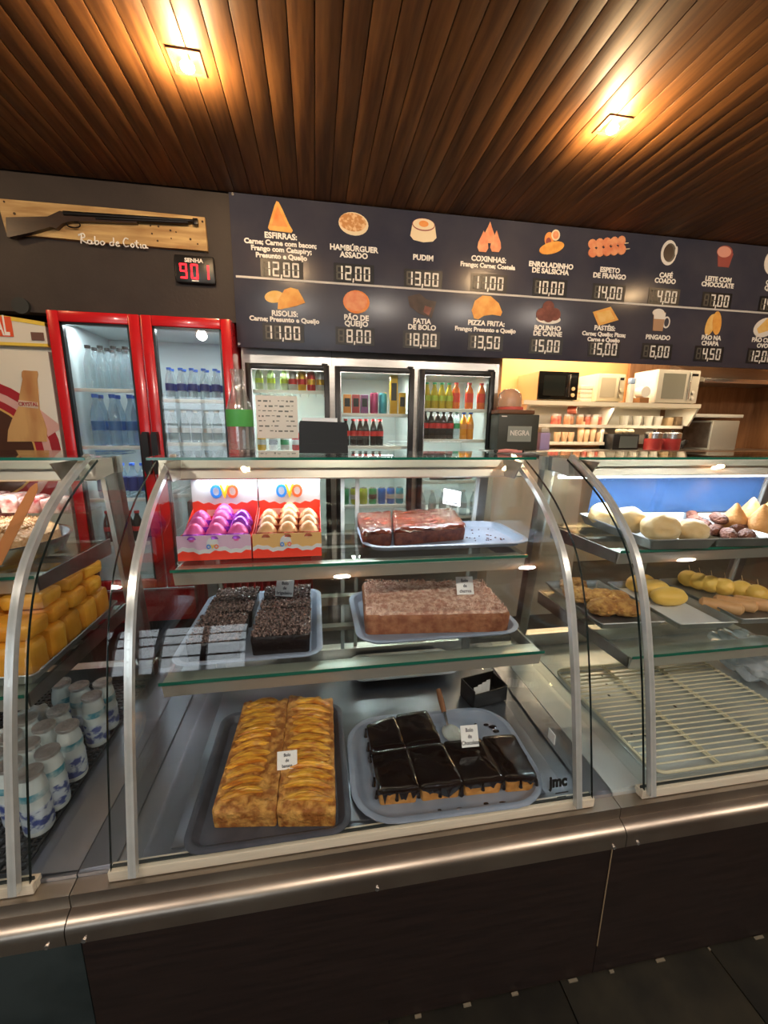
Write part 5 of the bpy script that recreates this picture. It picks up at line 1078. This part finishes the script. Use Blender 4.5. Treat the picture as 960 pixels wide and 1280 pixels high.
# --- boxes of foil eggs
cardr = mat('egg_box_red', (.80, .045, .02), .4); cardw = mat('egg_box_white', (.62, .63, .66), .45); lil = mat('egg_box_lilac', (.62, .42, .58), .4); tan = mat('egg_box_tan', (.70, .42, .16), .4)
mag = mat('foil_magenta', (.60, .02, .22), .38, .2, (.80, .16, .48), 12, bump=.15, bscale=40); vio = mat('foil_violet', (.28, .03, .55), .2, .5, (.45, .10, .7), 12); gold = mat('foil_tan', (.62, .27, .10), .38, .2, (.80, .48, .24), 12, bump=.15, bscale=40); goldr = mat('foil_brown_band', (.40, .09, .05), .25, .4)
blu = mat('letter_blue', (.02, .22, .75), .4); yel = mat('letter_yellow', (.9, .55, .02), .4); lor = mat('letter_orange_red', (.85, .12, .03), .4)
eggp = None
for bi, (xa, xb, band, lab) in enumerate(((-.335, -.163, lil, 'left red and white box of magenta foil eggs with lilac front on the top shelf'), (-.159, .010, tan, 'right red and white box of tan foil eggs with orange front on the top shelf'))):
    ya, yb = 1.012, 1.165; t = T('egg_box', ((xa+xb)/2, (ya+yb)/2, Z1), lab, 'box', 'egg boxes'); z0 = Z1+.0005
    f = MB(); f.box(xa, xb, ya, ya+.002, z0, z0+.062); f.build('front_panel', band, t)
    f = MB(); n = 14; wv = [(xa+(xb-xa)*k/n, z0+.018+(.004 if k % 2 else 0)+.004*math.sin(k)) for k in range(n+1)]
    f.prism([(xa, z0)]+wv+[(xb, z0)], 'y', ya-.0012, ya-.0002); f.build('red_wave', cardr, t)
    f = MB(); f.prism([(x, z-.0) for x, z in wv]+[(x, z+.010) for x, z in reversed(wv)], 'y', ya-.0008, ya-.0001); f.build('white_wave', cardw, t)
    e_ = MB(); ex = (xa+xb)/2-.004; e_.lathe([(0, -.001), (.014, -.001), (.014, .0), (0, 0)], (0, 0, 0), 18, 1, 1.25, Matrix.Translation((ex, ya-.0012, z0+.040)) @ Euler((PI/2, 0, 0)).to_matrix().to_4x4()); e_.build('egg_emblem', cardw, t)
    for ch, m_, dx in (('O', blu, -.009), ('V', yel, 0), ('O', lor, .009)): MB().text(ch, .015, (ex+dx, ya-.0030, z0+.034), .8, .0005, .0003).build('lettering', m_, t, flat=True)
    f = MB(); f.box(xa, xa+.0015, ya+.002, yb, z0, z0+.055); f.box(xb-.0015, xb, ya+.002, yb, z0, z0+.055); f.box(xa+.0015, xb-.0015, ya+.002, yb, z0, z0+.0015); f.prism([(ya+.06, z0+.055), (yb, z0+.055), (yb, z0+.10)], 'x', xa, xa+.0015); f.prism([(ya+.06, z0+.055), (yb, z0+.055), (yb, z0+.10)], 'x', xb-.0015, xb); f.build('tray_wall', cardr, t)
    f = MB(); f.box(xa, xb, yb, yb+.002, z0, z0+.188); f.build('back_board', cardw, t)
    hz1 = z0+.188; n = 12; wv = [(xa+(xb-xa)*k/n, z0+.118+(.006 if k % 2 else 0)-.010*math.sin(PI*k/n)) for k in range(n+1)]
    f = MB(); f.prism([(xa, z0)]+wv+[(xb, z0)], 'y', yb-.0012, yb-.0002); f.build('red_wave', cardr, t)
    cx = (xa+xb)/2; f = MB(); f.box(cx-.05, cx+.045, yb-.002, yb-.0012, z0+.078, z0+.096); f.build('text_strip', mat('strip_pink', (.80, .38, .30), .4), t)
    ly = z0+.145
    for ch, m_, dx in (('O', blu, -.022), ('V', yel, 0), ('O', lor, .021)): MB().text(ch, .050, (cx+dx, yb-.0035, ly), .74, .0016, .0016).build('lettering', m_, t, flat=True)
    cols_ = [(-.052, [0, 1, 2]), (0, [0, 1, 2, 3]), (.052, [0, 1, 2])]
    for ci, (dx, rows_) in enumerate(cols_):
        for ri in rows_:
            zz = z0+.054+.010*ri; yy = ya+.027+.034*ri
            if eggp is None:
                eggp = T('foil_egg', (0, 0, 0), '', 'egg')
                MB().lathe([(0, -.030), (.010, -.029), (.019, -.022), (.0245, -.010), (.0245, .002), (.020, .016), (.013, .027), (.006, .033), (0, .035)], seg=18).build('foil', mag, eggp)
                MB().lathe([(.0253, -.010), (.0258, -.006), (.0252, .004), (.0246, .004), (.025, -.010)], seg=18).build('printed_band', vio, eggp); e = eggp
            else: e = dup(eggp)
            e.location = (cx+dx, yy, zz); e.rotation_euler = (-.3, 0, 0); e.scale = (1.1, 1.1, .95)
            far = bi == 0 and ci == 2 and ri > 0
            e['label'] = '%s foil egg in the %s box, %s column, %s' % (('violet' if far else 'magenta') if bi == 0 else 'tan', ('left', 'right')[bi], ('left', 'middle', 'right')[ci], ('front row', 'second row', 'third row', 'fourth row')[ri]); e['group'] = 'foil eggs in the boxes'
            if bi: recolor(e, 'foil', gold); recolor(e, 'printed_band', goldr)
            elif far: recolor(e, 'foil', vio)
# --- things on top of the middle case
ZT = 1.321
p = at(302, 566, Z=ZT); gb_ = T('glass_bottle', (p.x, 1.25, ZT), 'empty clear glass bottle with green label on top of the middle case', 'bottle')
bxx = at(302, 560, Y=1.25).x
MB().lathe([(0, 0), (.034, 0), (.036, .006), (.035, .04), (.037, .09), (.036, .12), (.026, .155), (.017, .18), (.016, .215), (.018, .22), (.018, .232), (.014, .232), (.013, .19), (.023, .155), (.033, .12), (.034, .09), (.032, .01), (0, .008)], (bxx, 1.25, ZT), 24).build('glass', gl_b, gb_)
MB().lathe([(.0378, .075), (.0382, .076), (.0380, .122), (.0374, .122)], (bxx, 1.25, ZT), 24).build('label_band', mat('label_green', (.10, .42, .10), .4), gb_)
a, c = at(374, 566, Y=1.22), at(435, 528, Y=1.22)
nd = T('napkin_holder', ((a.x+c.x)/2, 1.25, ZT), 'black ribbed plastic napkin holder on top of the middle case', 'napkin holder')
MB().prism([(a.x, ZT+.001), (c.x, ZT+.001), (c.x-.003, c.z-.006), (c.x-.010, c.z), (a.x+.006, c.z+.003), (a.x+.001, c.z-.004)], 'y', 1.22, 1.31).build('case', mat('napkin_black', (.018, .020, .022), .38), nd)
rb_ = MB()
for k in (.3, .62): rb_.box(a.x+.004, c.x-.006, 1.2185, 1.221, ZT+(c.z-ZT)*k-.001, ZT+(c.z-ZT)*k+.001)
build_each(rb_, 'rib', rub, nd)
b_ = MB()
for k in range(4): b_.box(a.x+.01, c.x-.03, 1.24+.015*k, 1.252+.015*k, c.z-.002, c.z+.012-.001*k)
build_each(b_, 'napkin', paper, nd)
p0, p1 = at(617, 566, Z=ZT), at(655, 566, Z=ZT)
pn = T('pink_tongs', ((p0.x+p1.x)/2, 1.2, ZT), 'pink handled tool lying on the right end of the middle case top', 'tool')
yy = 1.23; xa, xb = at(620, 563, Y=yy).x, at(658, 563, Y=yy).x
MB().tube([(xa, yy, ZT+.006), (xa+.03, yy-.01, ZT+.010), (xb-.03, yy+.004, ZT+.008)], [.005, .006, .004], 8).build('handle', mat('pink_plastic', (.70, .25, .22), .4), pn)
MB().tube([(xa+.01, yy+.012, ZT+.005), (xb-.02, yy-.010, ZT+.006)], .004, 8).build('handle', mat('pink_plastic', (.7, .25, .22)), pn)
MB().blob((xa, yy, ZT+.008), (.008, .008, .007), 2).build('tip', black, pn); MB().blob((xb-.014, yy-.002, ZT+.007), (.006, .005, .005), 2).build('tip', black, pn)
# ------------------------------------------------------------------ right case contents
ZR1 = 1.0735; ZR2 = .8135
make_tray('baking_tray', 'baking tin of pale buns on the right-case upper shelf', 1.012, 1.10, ZR1, .21, .35, .034, .008, pan_m, -.06, .004)
make_tray('baking_tray', 'baking tin of meat croquettes in the middle of the upper shelf', 1.225, 1.10, ZR1, .20, .35, .03, .008, pan_m, -.08, .004)
make_tray('baking_tray', 'baking tin of drop-shaped pastries at the right of the upper shelf', 1.455, 1.10, ZR1, .22, .35, .024, .008, pan_m, -.05, .004)
bunm = mat('pale_bun', (.60, .40, .17), .55, 0, (.74, .60, .36), 14, bump=.25, bscale=50); kib = mat('meat_croquette', (.075, .018, .008), .65, 0, (.17, .05, .02), 60, bump=.8, bscale=130); coxm = mat('golden_pastry', (.50, .21, .05), .6, 0, (.58, .28, .09), 40, bump=.25, bscale=120)
def food(name, c, r, m_, lab, cat, group, amp=.08, freq=2.5, seed=0, sub=4, M=None, flat=None): return solo(MB().blob(c, r, sub, amp, freq, seed, flat, M), name, m_, lab, cat, group, (c[0], c[1], c[2]-r[2]))
zb_ = ZR1+.0045
for k, (px, py, y, r, nm) in enumerate(((755, 652, 1.20, .046, 'back left'), (786, 651, 1.10, .048, 'middle back'), (826, 658, 1.005, .047, 'front middle'), (865, 660, .985, .040, 'front right'))):
    x = at(px, py, Y=y).x; r *= 1.1; food('cheese_bun', (x, y, zb_+r*.8), (r, r*.95, r*.82), bunm, 'round pale cheese bun in the left upper tin, '+nm, 'bun', 'cheese buns', .10, 2.2, k, flat=-r*.78)
random.seed(2)
for k, (px, y, zz, a) in enumerate(((866, 1.18, 0, .4), (880, 1.11, 0, .9), (895, 1.05, 0, .5), (912, 1.0, 0, .9), (905, 1.12, 0, .3), (925, 1.05, 0, .2), (862, 1.25, 0, .8), (896, 1.08, .03, 1.1), (935, .985, 0, .6))):
    x = at(px, 660, Y=y).x; Mk = Euler((0, 0, a)).to_matrix()
    food('meat_croquette', (x, y, zb_+.017+zz), (.046, .020, .018), kib, 'dark brown meat croquette, %s of the pile in the middle upper tin' % ['first from left', 'second from left', 'third from left', 'front third', 'middle', 'right middle', 'rearmost', 'top', 'front right'][k], 'croquette', 'meat croquettes', .12, 4, k, 4, Mk)
cxp = [(0, 0), (.022, .002), (.034, .014), (.037, .028), (.034, .044), (.024, .062), (.014, .078), (.006, .092), (0, .097)]
for k, (px, y, s_) in enumerate(((917, 1.08, 1.0), (951, 1.03, 1.05), (936, 1.17, 1.0), (962, 1.14, 1.05))):
    x = at(px, 655, Y=y).x; m_ = MB(); m_.lathe([(r*s_, z*s_) for r, z in cxp], (x, y, zb_), 24)
    for v in m_.bm.verts: v.co += Vector((1, 1, 0))*.002*noise.noise(v.co*30)
    solo(m_, 'drop_pastry', coxm, 'golden drop-shaped pastry with pointed top in the right upper tin, '+['front left', 'front right', 'back left', 'back right'][k], 'pastry', 'drop pastries', (x, y, zb_))
for nm, cx, w_, rz, cy in (('left', .935, .215, -.06, 1.145), ('centre', 1.16, .20, -.06, 1.11), ('right', 1.40, .235, -.06, 1.11)):
    make_tray('baking_tray', 'wide baking tin on lower right-case shelf, %s one' % nm, cx, cy, ZR2, w_, .34, .026, .008, pan_m, rz, .004)
zb2 = ZR2+.0045
mt = mat('tin_paper', (.62, .64, .64), .5)
solo(MB().box(-.085, .085, -.15, .15, 0, .001, M=Matrix.Translation((1.16, 1.11, zb2)) @ Euler((0, 0, -.06)).to_matrix().to_4x4()), 'tray_paper', mt, 'white paper lining the centre lower tin', 'paper')
crumbf = mat('crumbed_pastry', (.34, .13, .03), .6, 0, (.60, .32, .08), 60, bump=.9, bscale=150); yelb = mat('yellow_bread', (.75, .45, .07), .45, 0, (.82, .56, .14), 10, bump=.1, bscale=30); rolt = mat('sausage_roll', (.58, .30, .12), .5, 0, (.66, .38, .17), 14, bump=.1)
for k, (x, y, a) in enumerate(((.915, 1.26, .3), (.885, 1.18, -.2), (.95, 1.15, .2), (.90, 1.08, .2), (.97, 1.06, -.1), (.985, 1.13, .5))):
    food('crumbed_pastry', (x, y, zb2+.026), (.054, .040, .026), crumbf, 'crumbed golden brown pastry in the left lower tin, %s' % ['rearmost', 'second from back', 'middle left', 'front left', 'front right', 'middle right'][k], 'pastry', 'crumbed pastries', .16, 3, k, 4, Euler((0, 0, a)).to_matrix())
for k, (px, py, y, a) in enumerate(((800, 735, 1.23, .2), (815, 742, 1.18, .1), (835, 750, 1.11, -.1))):
    x = at(px, py, Y=y).x; food('yellow_bread', (x, y, zb2+.032), (.062, .036, .032), yelb, 'smooth yellow filled bread in the centre lower tin, %s' % ['back', 'middle', 'front'][k], 'bread', 'yellow breads', .05, 2, k, 4, Euler((0, 0, a)).to_matrix())
for k, (x, y, a) in enumerate(((1.30, 1.04, -.75), (1.365, 1.05, -.75), (1.43, 1.04, -.7))):
    m_ = MB(); d = Vector((math.cos(a), math.sin(a), 0))*.055; c = Vector((x, y, zb2+.021)); m_.tube([c-d*1.05, c-d*.9, c, c+d*.9, c+d*1.05], [.008, .019, .021, .019, .008], 14)
    solo(m_, 'sausage_roll', rolt, 'tan sausage roll in the right lower tin, %s' % ['front left', 'middle', 'right'][k], 'roll', 'sausage rolls', (x, y, zb2))
for k, (px, py, y) in enumerate(((875, 718, 1.22), (890, 720, 1.19), (906, 728, 1.16), (926, 738, 1.13), (945, 745, 1.09), (862, 716, 1.25))):
    x = at(px, py, Y=y).x; food('filled_ball', (x, y, zb2+.031), (.034, .033, .031), yelb, 'yellow round filled ball in right lower tin, %s' % ['second from left', 'third from left', 'fourth from left', 'fifth from left', 'rightmost', 'leftmost'][k], 'bread', 'filled balls', .06, 3, k)
    MB().cyl((x+.006, y, zb2+.05), (x-.004, y+.004, zb2+.082), .0008, 5).build('toothpick', mat('pick_wood', (.75, .6, .4), .6), bpy.data.objects[bpy.context.scene.collection.objects[-1].name])
# wire rack
rack = T('wire_rack', (1.117, .955, deck_z), 'cream coated wire rack lying empty on the floor of the right case', 'rack')
rkm = mat('rack_cream', (.66, .62, .45), .4); ax0, ax1, ay0, ay1 = .826, 1.408, .736, 1.185; zr_ = deck_z+.008
rp = rrect(ax1-ax0, ay1-ay0, .03, 5); MB().tube([((ax0+ax1)/2+x, (ay0+ay1)/2+y, zr_) for x, y in rp], .0042, 8, True).build('frame_wire', rkm, rack)
for x in (1.01, 1.205):
    MB().cyl((x-.004, ay0, zr_+.001), (x-.004, ay1, zr_+.001), .003, 8).build('long_wire', rkm, rack); MB().cyl((x+.005, ay0, zr_+.001), (x+.005, ay1, zr_+.001), .003, 8).build('long_wire', rkm, rack)
cwm = None
for k in range(22):
    y = ay0+.022+(ay1-ay0-.04)*k/21
    if cwm is None: cwm = MB().cyl((ax0, 0, 0), (ax1, 0, 0), .0024, 6).build('cross_wire', rkm); o = cwm
    else: o = cwm.copy(); link(o)
    o.parent = rack; o.location = (-rack.location.x, y-rack.location.y, zr_+.0055-rack.location.z)
fm_ = MB(); random.seed(8)
for k in range(9): x, y = random.uniform(.86, 1.38), random.uniform(.76, 1.15); fm_.box(x, x+.006, y, y+.012, deck_z+.0002, deck_z+.001)
tag(fm_.build('deck_slot', rub), 'small dark drain slots in the steel floor under the wire rack', 'slots', kind='stuff')
bag = MB(); bag.blob((1.50, 1.06, deck_z+.075), (.085, .13, .07), 5, .35, 3.2, 4, flat=-.07)
solo(bag, 'plastic_bag', glass('bag_film', (.80, .86, .92), .15, haze=.55, hazecol=(.72, .78, .84), boost=2.5), 'crumpled clear plastic bag on the floor of the right case beside the rack', 'bag', loc=(1.50, 1.06, deck_z))
# ------------------------------------------------------------------ left case contents
lx = XL+.5125-.02
rpn = T('round_tin', (-.80, 1.10, 1.0735), 'round aluminium cake tin with a crumble cake on the upper shelf of the left case', 'cake tin')
MB().lathe([(0, 0), (.125, 0), (.135, .004), (.142, .026), (.148, .044), (.155, .046), (.155, .043), (.150, .041), (.144, .024), (.136, .007), (0, .004)], (-.79, 1.12, 1.074), 40).build('tin', alum, rpn)
cru = mat('crumble', (.40, .19, .07), .6, 0, (.62, .38, .18), 60, bump=.8, bscale=120)
m_ = MB(); m_.lathe([(0, .004), (.12, .004), (.128, .03), (.126, .055), (.11, .068), (.08, .075), (.04, .079), (0, .08)], (-.79, 1.12, 1.075), 60)
for v in m_.bm.verts:
    if v.co.z > 1.1: v.co.z += .008*noise.noise(v.co*70)
cc_ = solo(m_, 'crumble_cake', cru, 'round golden crumble-topped cake in the aluminium tin', 'cake', loc=(-.79, 1.12, 1.079))
sprinkles([(-.79+.105*math.cos(k*PI/12), 1.12+.105*math.sin(k*PI/12)) for k in range(24)], 1.151, 900, 3, cc_, .004, cru, 'crumb')
for k in range(4):
    x, y = -.80+.055*k, 1.245-.01*k; x -= .06
    m_ = MB(); ring_cake(m_, outline([(x-.022, y-.035), (x+.022, y-.035), (x+.022, y+.03), (x-.022, y+.03)], 6, .006), 1.165, 1.215-.004*k, .005, .004, 60, k, 5)
    solo(m_, 'layered_slice', mat('berry_cake%d' % (k % 2), ((.25, .02, .02), (.60, .50, .42))[k % 2], .5, 0, ((.55, .35, .3), (.35, .08, .06))[k % 2], 50, bump=.4), ('red' if k % 2 == 0 else 'white and red')+' layered cake slice at the back of the left upper shelf, %s' % ['leftmost', 'second', 'third', 'rightmost'][k], 'cake', 'layered slices', (x, y, 1.165))
stnd = T('cake_stand', (-.78, 1.245, 1.0735), 'clear raised stand under the layered slices', 'stand'); MB().box(-.92, -.62, 1.262, 1.285, 1.0745, 1.16).build('riser', gl_h, stnd); MB().box(-.92, -.62, 1.20, 1.285, 1.1602, 1.1642).build('plate', gl_h, stnd)
# orange strip shaped to stand in for a streak reflected in the left glass
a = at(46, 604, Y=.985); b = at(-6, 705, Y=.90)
sp2 = T('orange_streak', (b.x, b.y, b.z), 'flat orange strip standing in for a streak reflected in the left case glass', 'spatula')
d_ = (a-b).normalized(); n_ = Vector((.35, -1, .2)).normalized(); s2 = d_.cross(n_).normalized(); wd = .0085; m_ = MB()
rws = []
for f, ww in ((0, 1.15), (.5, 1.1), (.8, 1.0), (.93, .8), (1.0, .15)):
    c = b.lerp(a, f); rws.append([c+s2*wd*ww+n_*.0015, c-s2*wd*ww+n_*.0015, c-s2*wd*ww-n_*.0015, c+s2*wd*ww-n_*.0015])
m_.grid_rows(rws, True, True); m_.build('blade', mat('streak_orange', (.42, .13, .004), .5), sp2)
hb = b-(a-b)*.55; MB().cyl(b, hb, .008, 8, .006).build('handle', mat('streak_orange', (.42, .13, .004), .5), sp2)
# golden loaves on the second shelf
lom = mat('golden_loaf', (.64, .24, .015), .45, 0, (.80, .40, .04), 12, bump=.15, bscale=50, rand=.12)
make_tray('baking_tray', 'baking tin of golden loaves on the second shelf of the left case', -.80, 1.06, Z2, .42, .38, .03, .008, pan_m, 0, .004)
random.seed(6); n = 0
def loaf(x, y, z, sx_, sy_, sz2, rz, lab):
    m_ = MB(); m_.box(-sx_/2, sx_/2, -sy_/2, sy_/2, 0, sz2, min(sx_, sy_, sz2)*.28); bmesh.ops.subdivide_edges(m_.bm, edges=m_.bm.edges, cuts=2, use_grid_fill=True)
    for v in m_.bm.verts: v.co += v.co.normalized()*.003*noise.noise(v.co*40+Vector((n, 0, 0)))
    bmesh.ops.transform(m_.bm, matrix=Matrix.Translation((x, y, z)) @ Euler((0, 0, rz)).to_matrix().to_4x4(), verts=m_.bm.verts)
    solo(m_, 'golden_loaf', lom, lab, 'bread', 'golden loaves in the left case', (x, y, z))
zl = Z2+.0045; pos_n = {0: 'front', 1: 'second', 2: 'third', 3: 'fourth', 4: 'rear'}
for c_, x in enumerate((-.645, -.745, -.845, -.945)):
    cn = ['right', 'second from right', 'third from right', 'leftmost'][c_]
    for r_, y in enumerate((.915, .99, 1.06, 1.13, 1.20)): loaf(x+random.uniform(-.003, .003), y, zl, .088, .066, .085, random.uniform(-.05, .05), 'upright golden loaf, %s row, %s column of the bottom layer' % (pos_n[r_], cn)); n += 1
    for r_, y in enumerate((.93, 1.01, 1.09, 1.17)): loaf(x-.004, y, zl+.087, .094, .070, .040, random.uniform(-.08, .08), 'flat golden loaf, %s row, %s column of the upper layer' % (pos_n[r_], cn)); n += 1
    for r_, y in enumerate((1.0, 1.10, 1.19)): loaf(x-.01, y, zl+.129, .09, .075, .035, random.uniform(-.2, .2), 'golden loaf on top, %s row, %s column of the third layer' % (pos_n[r_], cn)); n += 1
# drink bottles on the perforated floor
gr = T('perforated_mat', (-.80, 1.02, deck_z), 'black perforated mat on the floor of the left case', 'mat'); g_ = MB()
xa, xb, ya, yb = -1.0, -.575, .735, 1.34
for k in range(28): x = xa+(xb-xa)*k/27; g_.box(x-.0022, x+.0022, ya, yb, deck_z+.001, deck_z+.006)
for k in range(40): y = ya+(yb-ya)*k/39; g_.box(xa, xb, y-.0022, y+.0022, deck_z+.001, deck_z+.0055)
go = g_.build('lattice', black, gr); go['kind'] = 'stuff'
yg = mat('yogurt_white', (.66, .74, .76), .35, 0, (.74, .80, .80), 10, coat=.3); ygb = mat('yogurt_blue', (.03, .30, .42), .35, 0, (.62, .74, .76), 30, ramp=(.42, .6)); foil = mat('foil_lid', (.78, .75, .72), .3, .7, (.55, .50, .48), 30, bump=.5, bscale=90); ygl = mat('yogurt_label', (.06, .09, .32), .4, 0, (.62, .70, .80), 38, (1, 1, 1.6), ramp=(.44, .52)); ygp = mat('label_purple', (.16, .04, .16), .4)
yb0 = T('drink_bottle', (0, 0, 0), '', 'bottle')
MB().lathe([(0, 0), (.024, 0), (.0265, .004), (.0265, .055), (.0245, .062), (.0255, .068), (.0255, .080), (.0235, .094), (.0205, .102), (.0205, .112), (0, .112)], seg=22).build('body', yg, yb0)
MB().lathe([(.0268, .010), (.0272, .011), (.0272, .052), (.0268, .053)], seg=22).build('label_band', ygl, yb0)
MB().lathe([(.0257, .070), (.0262, .071), (.0258, .080), (.0226, .093), (.0220, .093), (.025, .080)], seg=22).build('blue_shoulder', ygb, yb0)
MB().lathe([(0, .1125), (.0222, .1125), (.0228, .109), (.0235, .111), (.0228, .1155), (.019, .1148), (0, .1145)], seg=22).build('foil_lid', foil, yb0)
BP = [(-.597, .820), (-.596, .876), (-.598, .955), (-.599, 1.066), (-.652, .905), (-.652, .962), (-.653, 1.018), (-.655, 1.118), (-.600, 1.125), (-.708, .880), (-.708, .938), (-.710, .995), (-.653, .848), (-.712, 1.14)]
BN = ['frontmost by the side glass', 'second by the side glass, with handwritten date', 'third by the side glass', 'fourth by the side glass standing apart', 'second row front', 'second row, second', 'second row, third', 'second row, rear', 'rearmost by the side glass', 'third row front', 'third row, second', 'third row, third', 'front corner of the second row', 'third row, rear']
for k, (x, y) in enumerate(BP):
    o = yb0 if k == 0 else dup(yb0); o.location = (x, y, deck_z+.0065); o.rotation_euler = (0, 0, k*1.3); o.scale = (1, 1, 1.22); o['label'] = 'white and blue drink bottle with foil lid, '+BN[k]; o['group'] = 'drink bottles in the left case'
q = Vector((-.596, .876)); MB().text('2:23', .018, (q.x-.004, q.y-.0285, deck_z+.070), .8, .0003, .0003).build('handwritten_date', ink, None, flat=True)
wr = bpy.data.objects['handwritten_date']; wr.parent = bpy.data.objects['drink_bottle.001']; wr.rotation_euler = (0, 0, 0); wr.matrix_parent_inverse = (Matrix.Translation((q.x, q.y, deck_z+.0065)) @ Euler((0, 0, 1.3)).to_matrix().to_4x4() @ Matrix.Diagonal((1, 1, 1.22, 1))).inverted()
for k, (x, y, a) in enumerate(((-.79, 1.13, .5), (-.80, 1.05, .3), (-.79, .97, .4))):
    m_ = MB(); m_.blob((x, y, deck_z+.045), (.045, .032, .038), 4, .2, 3, k, None, Euler((0, 0, a)).to_matrix())
    o = solo(m_, 'wrapped_sandwich', mat('wrap_film', (.66, .70, .72), .25, 0, (.76, .60, .42), 12, coat=.6, ramp=(.5, .62)), 'film wrapped sandwich behind the drink bottles, %s' % ['rear', 'middle', 'front'][k], 'sandwich', 'wrapped sandwiches', (x, y, deck_z+.006))
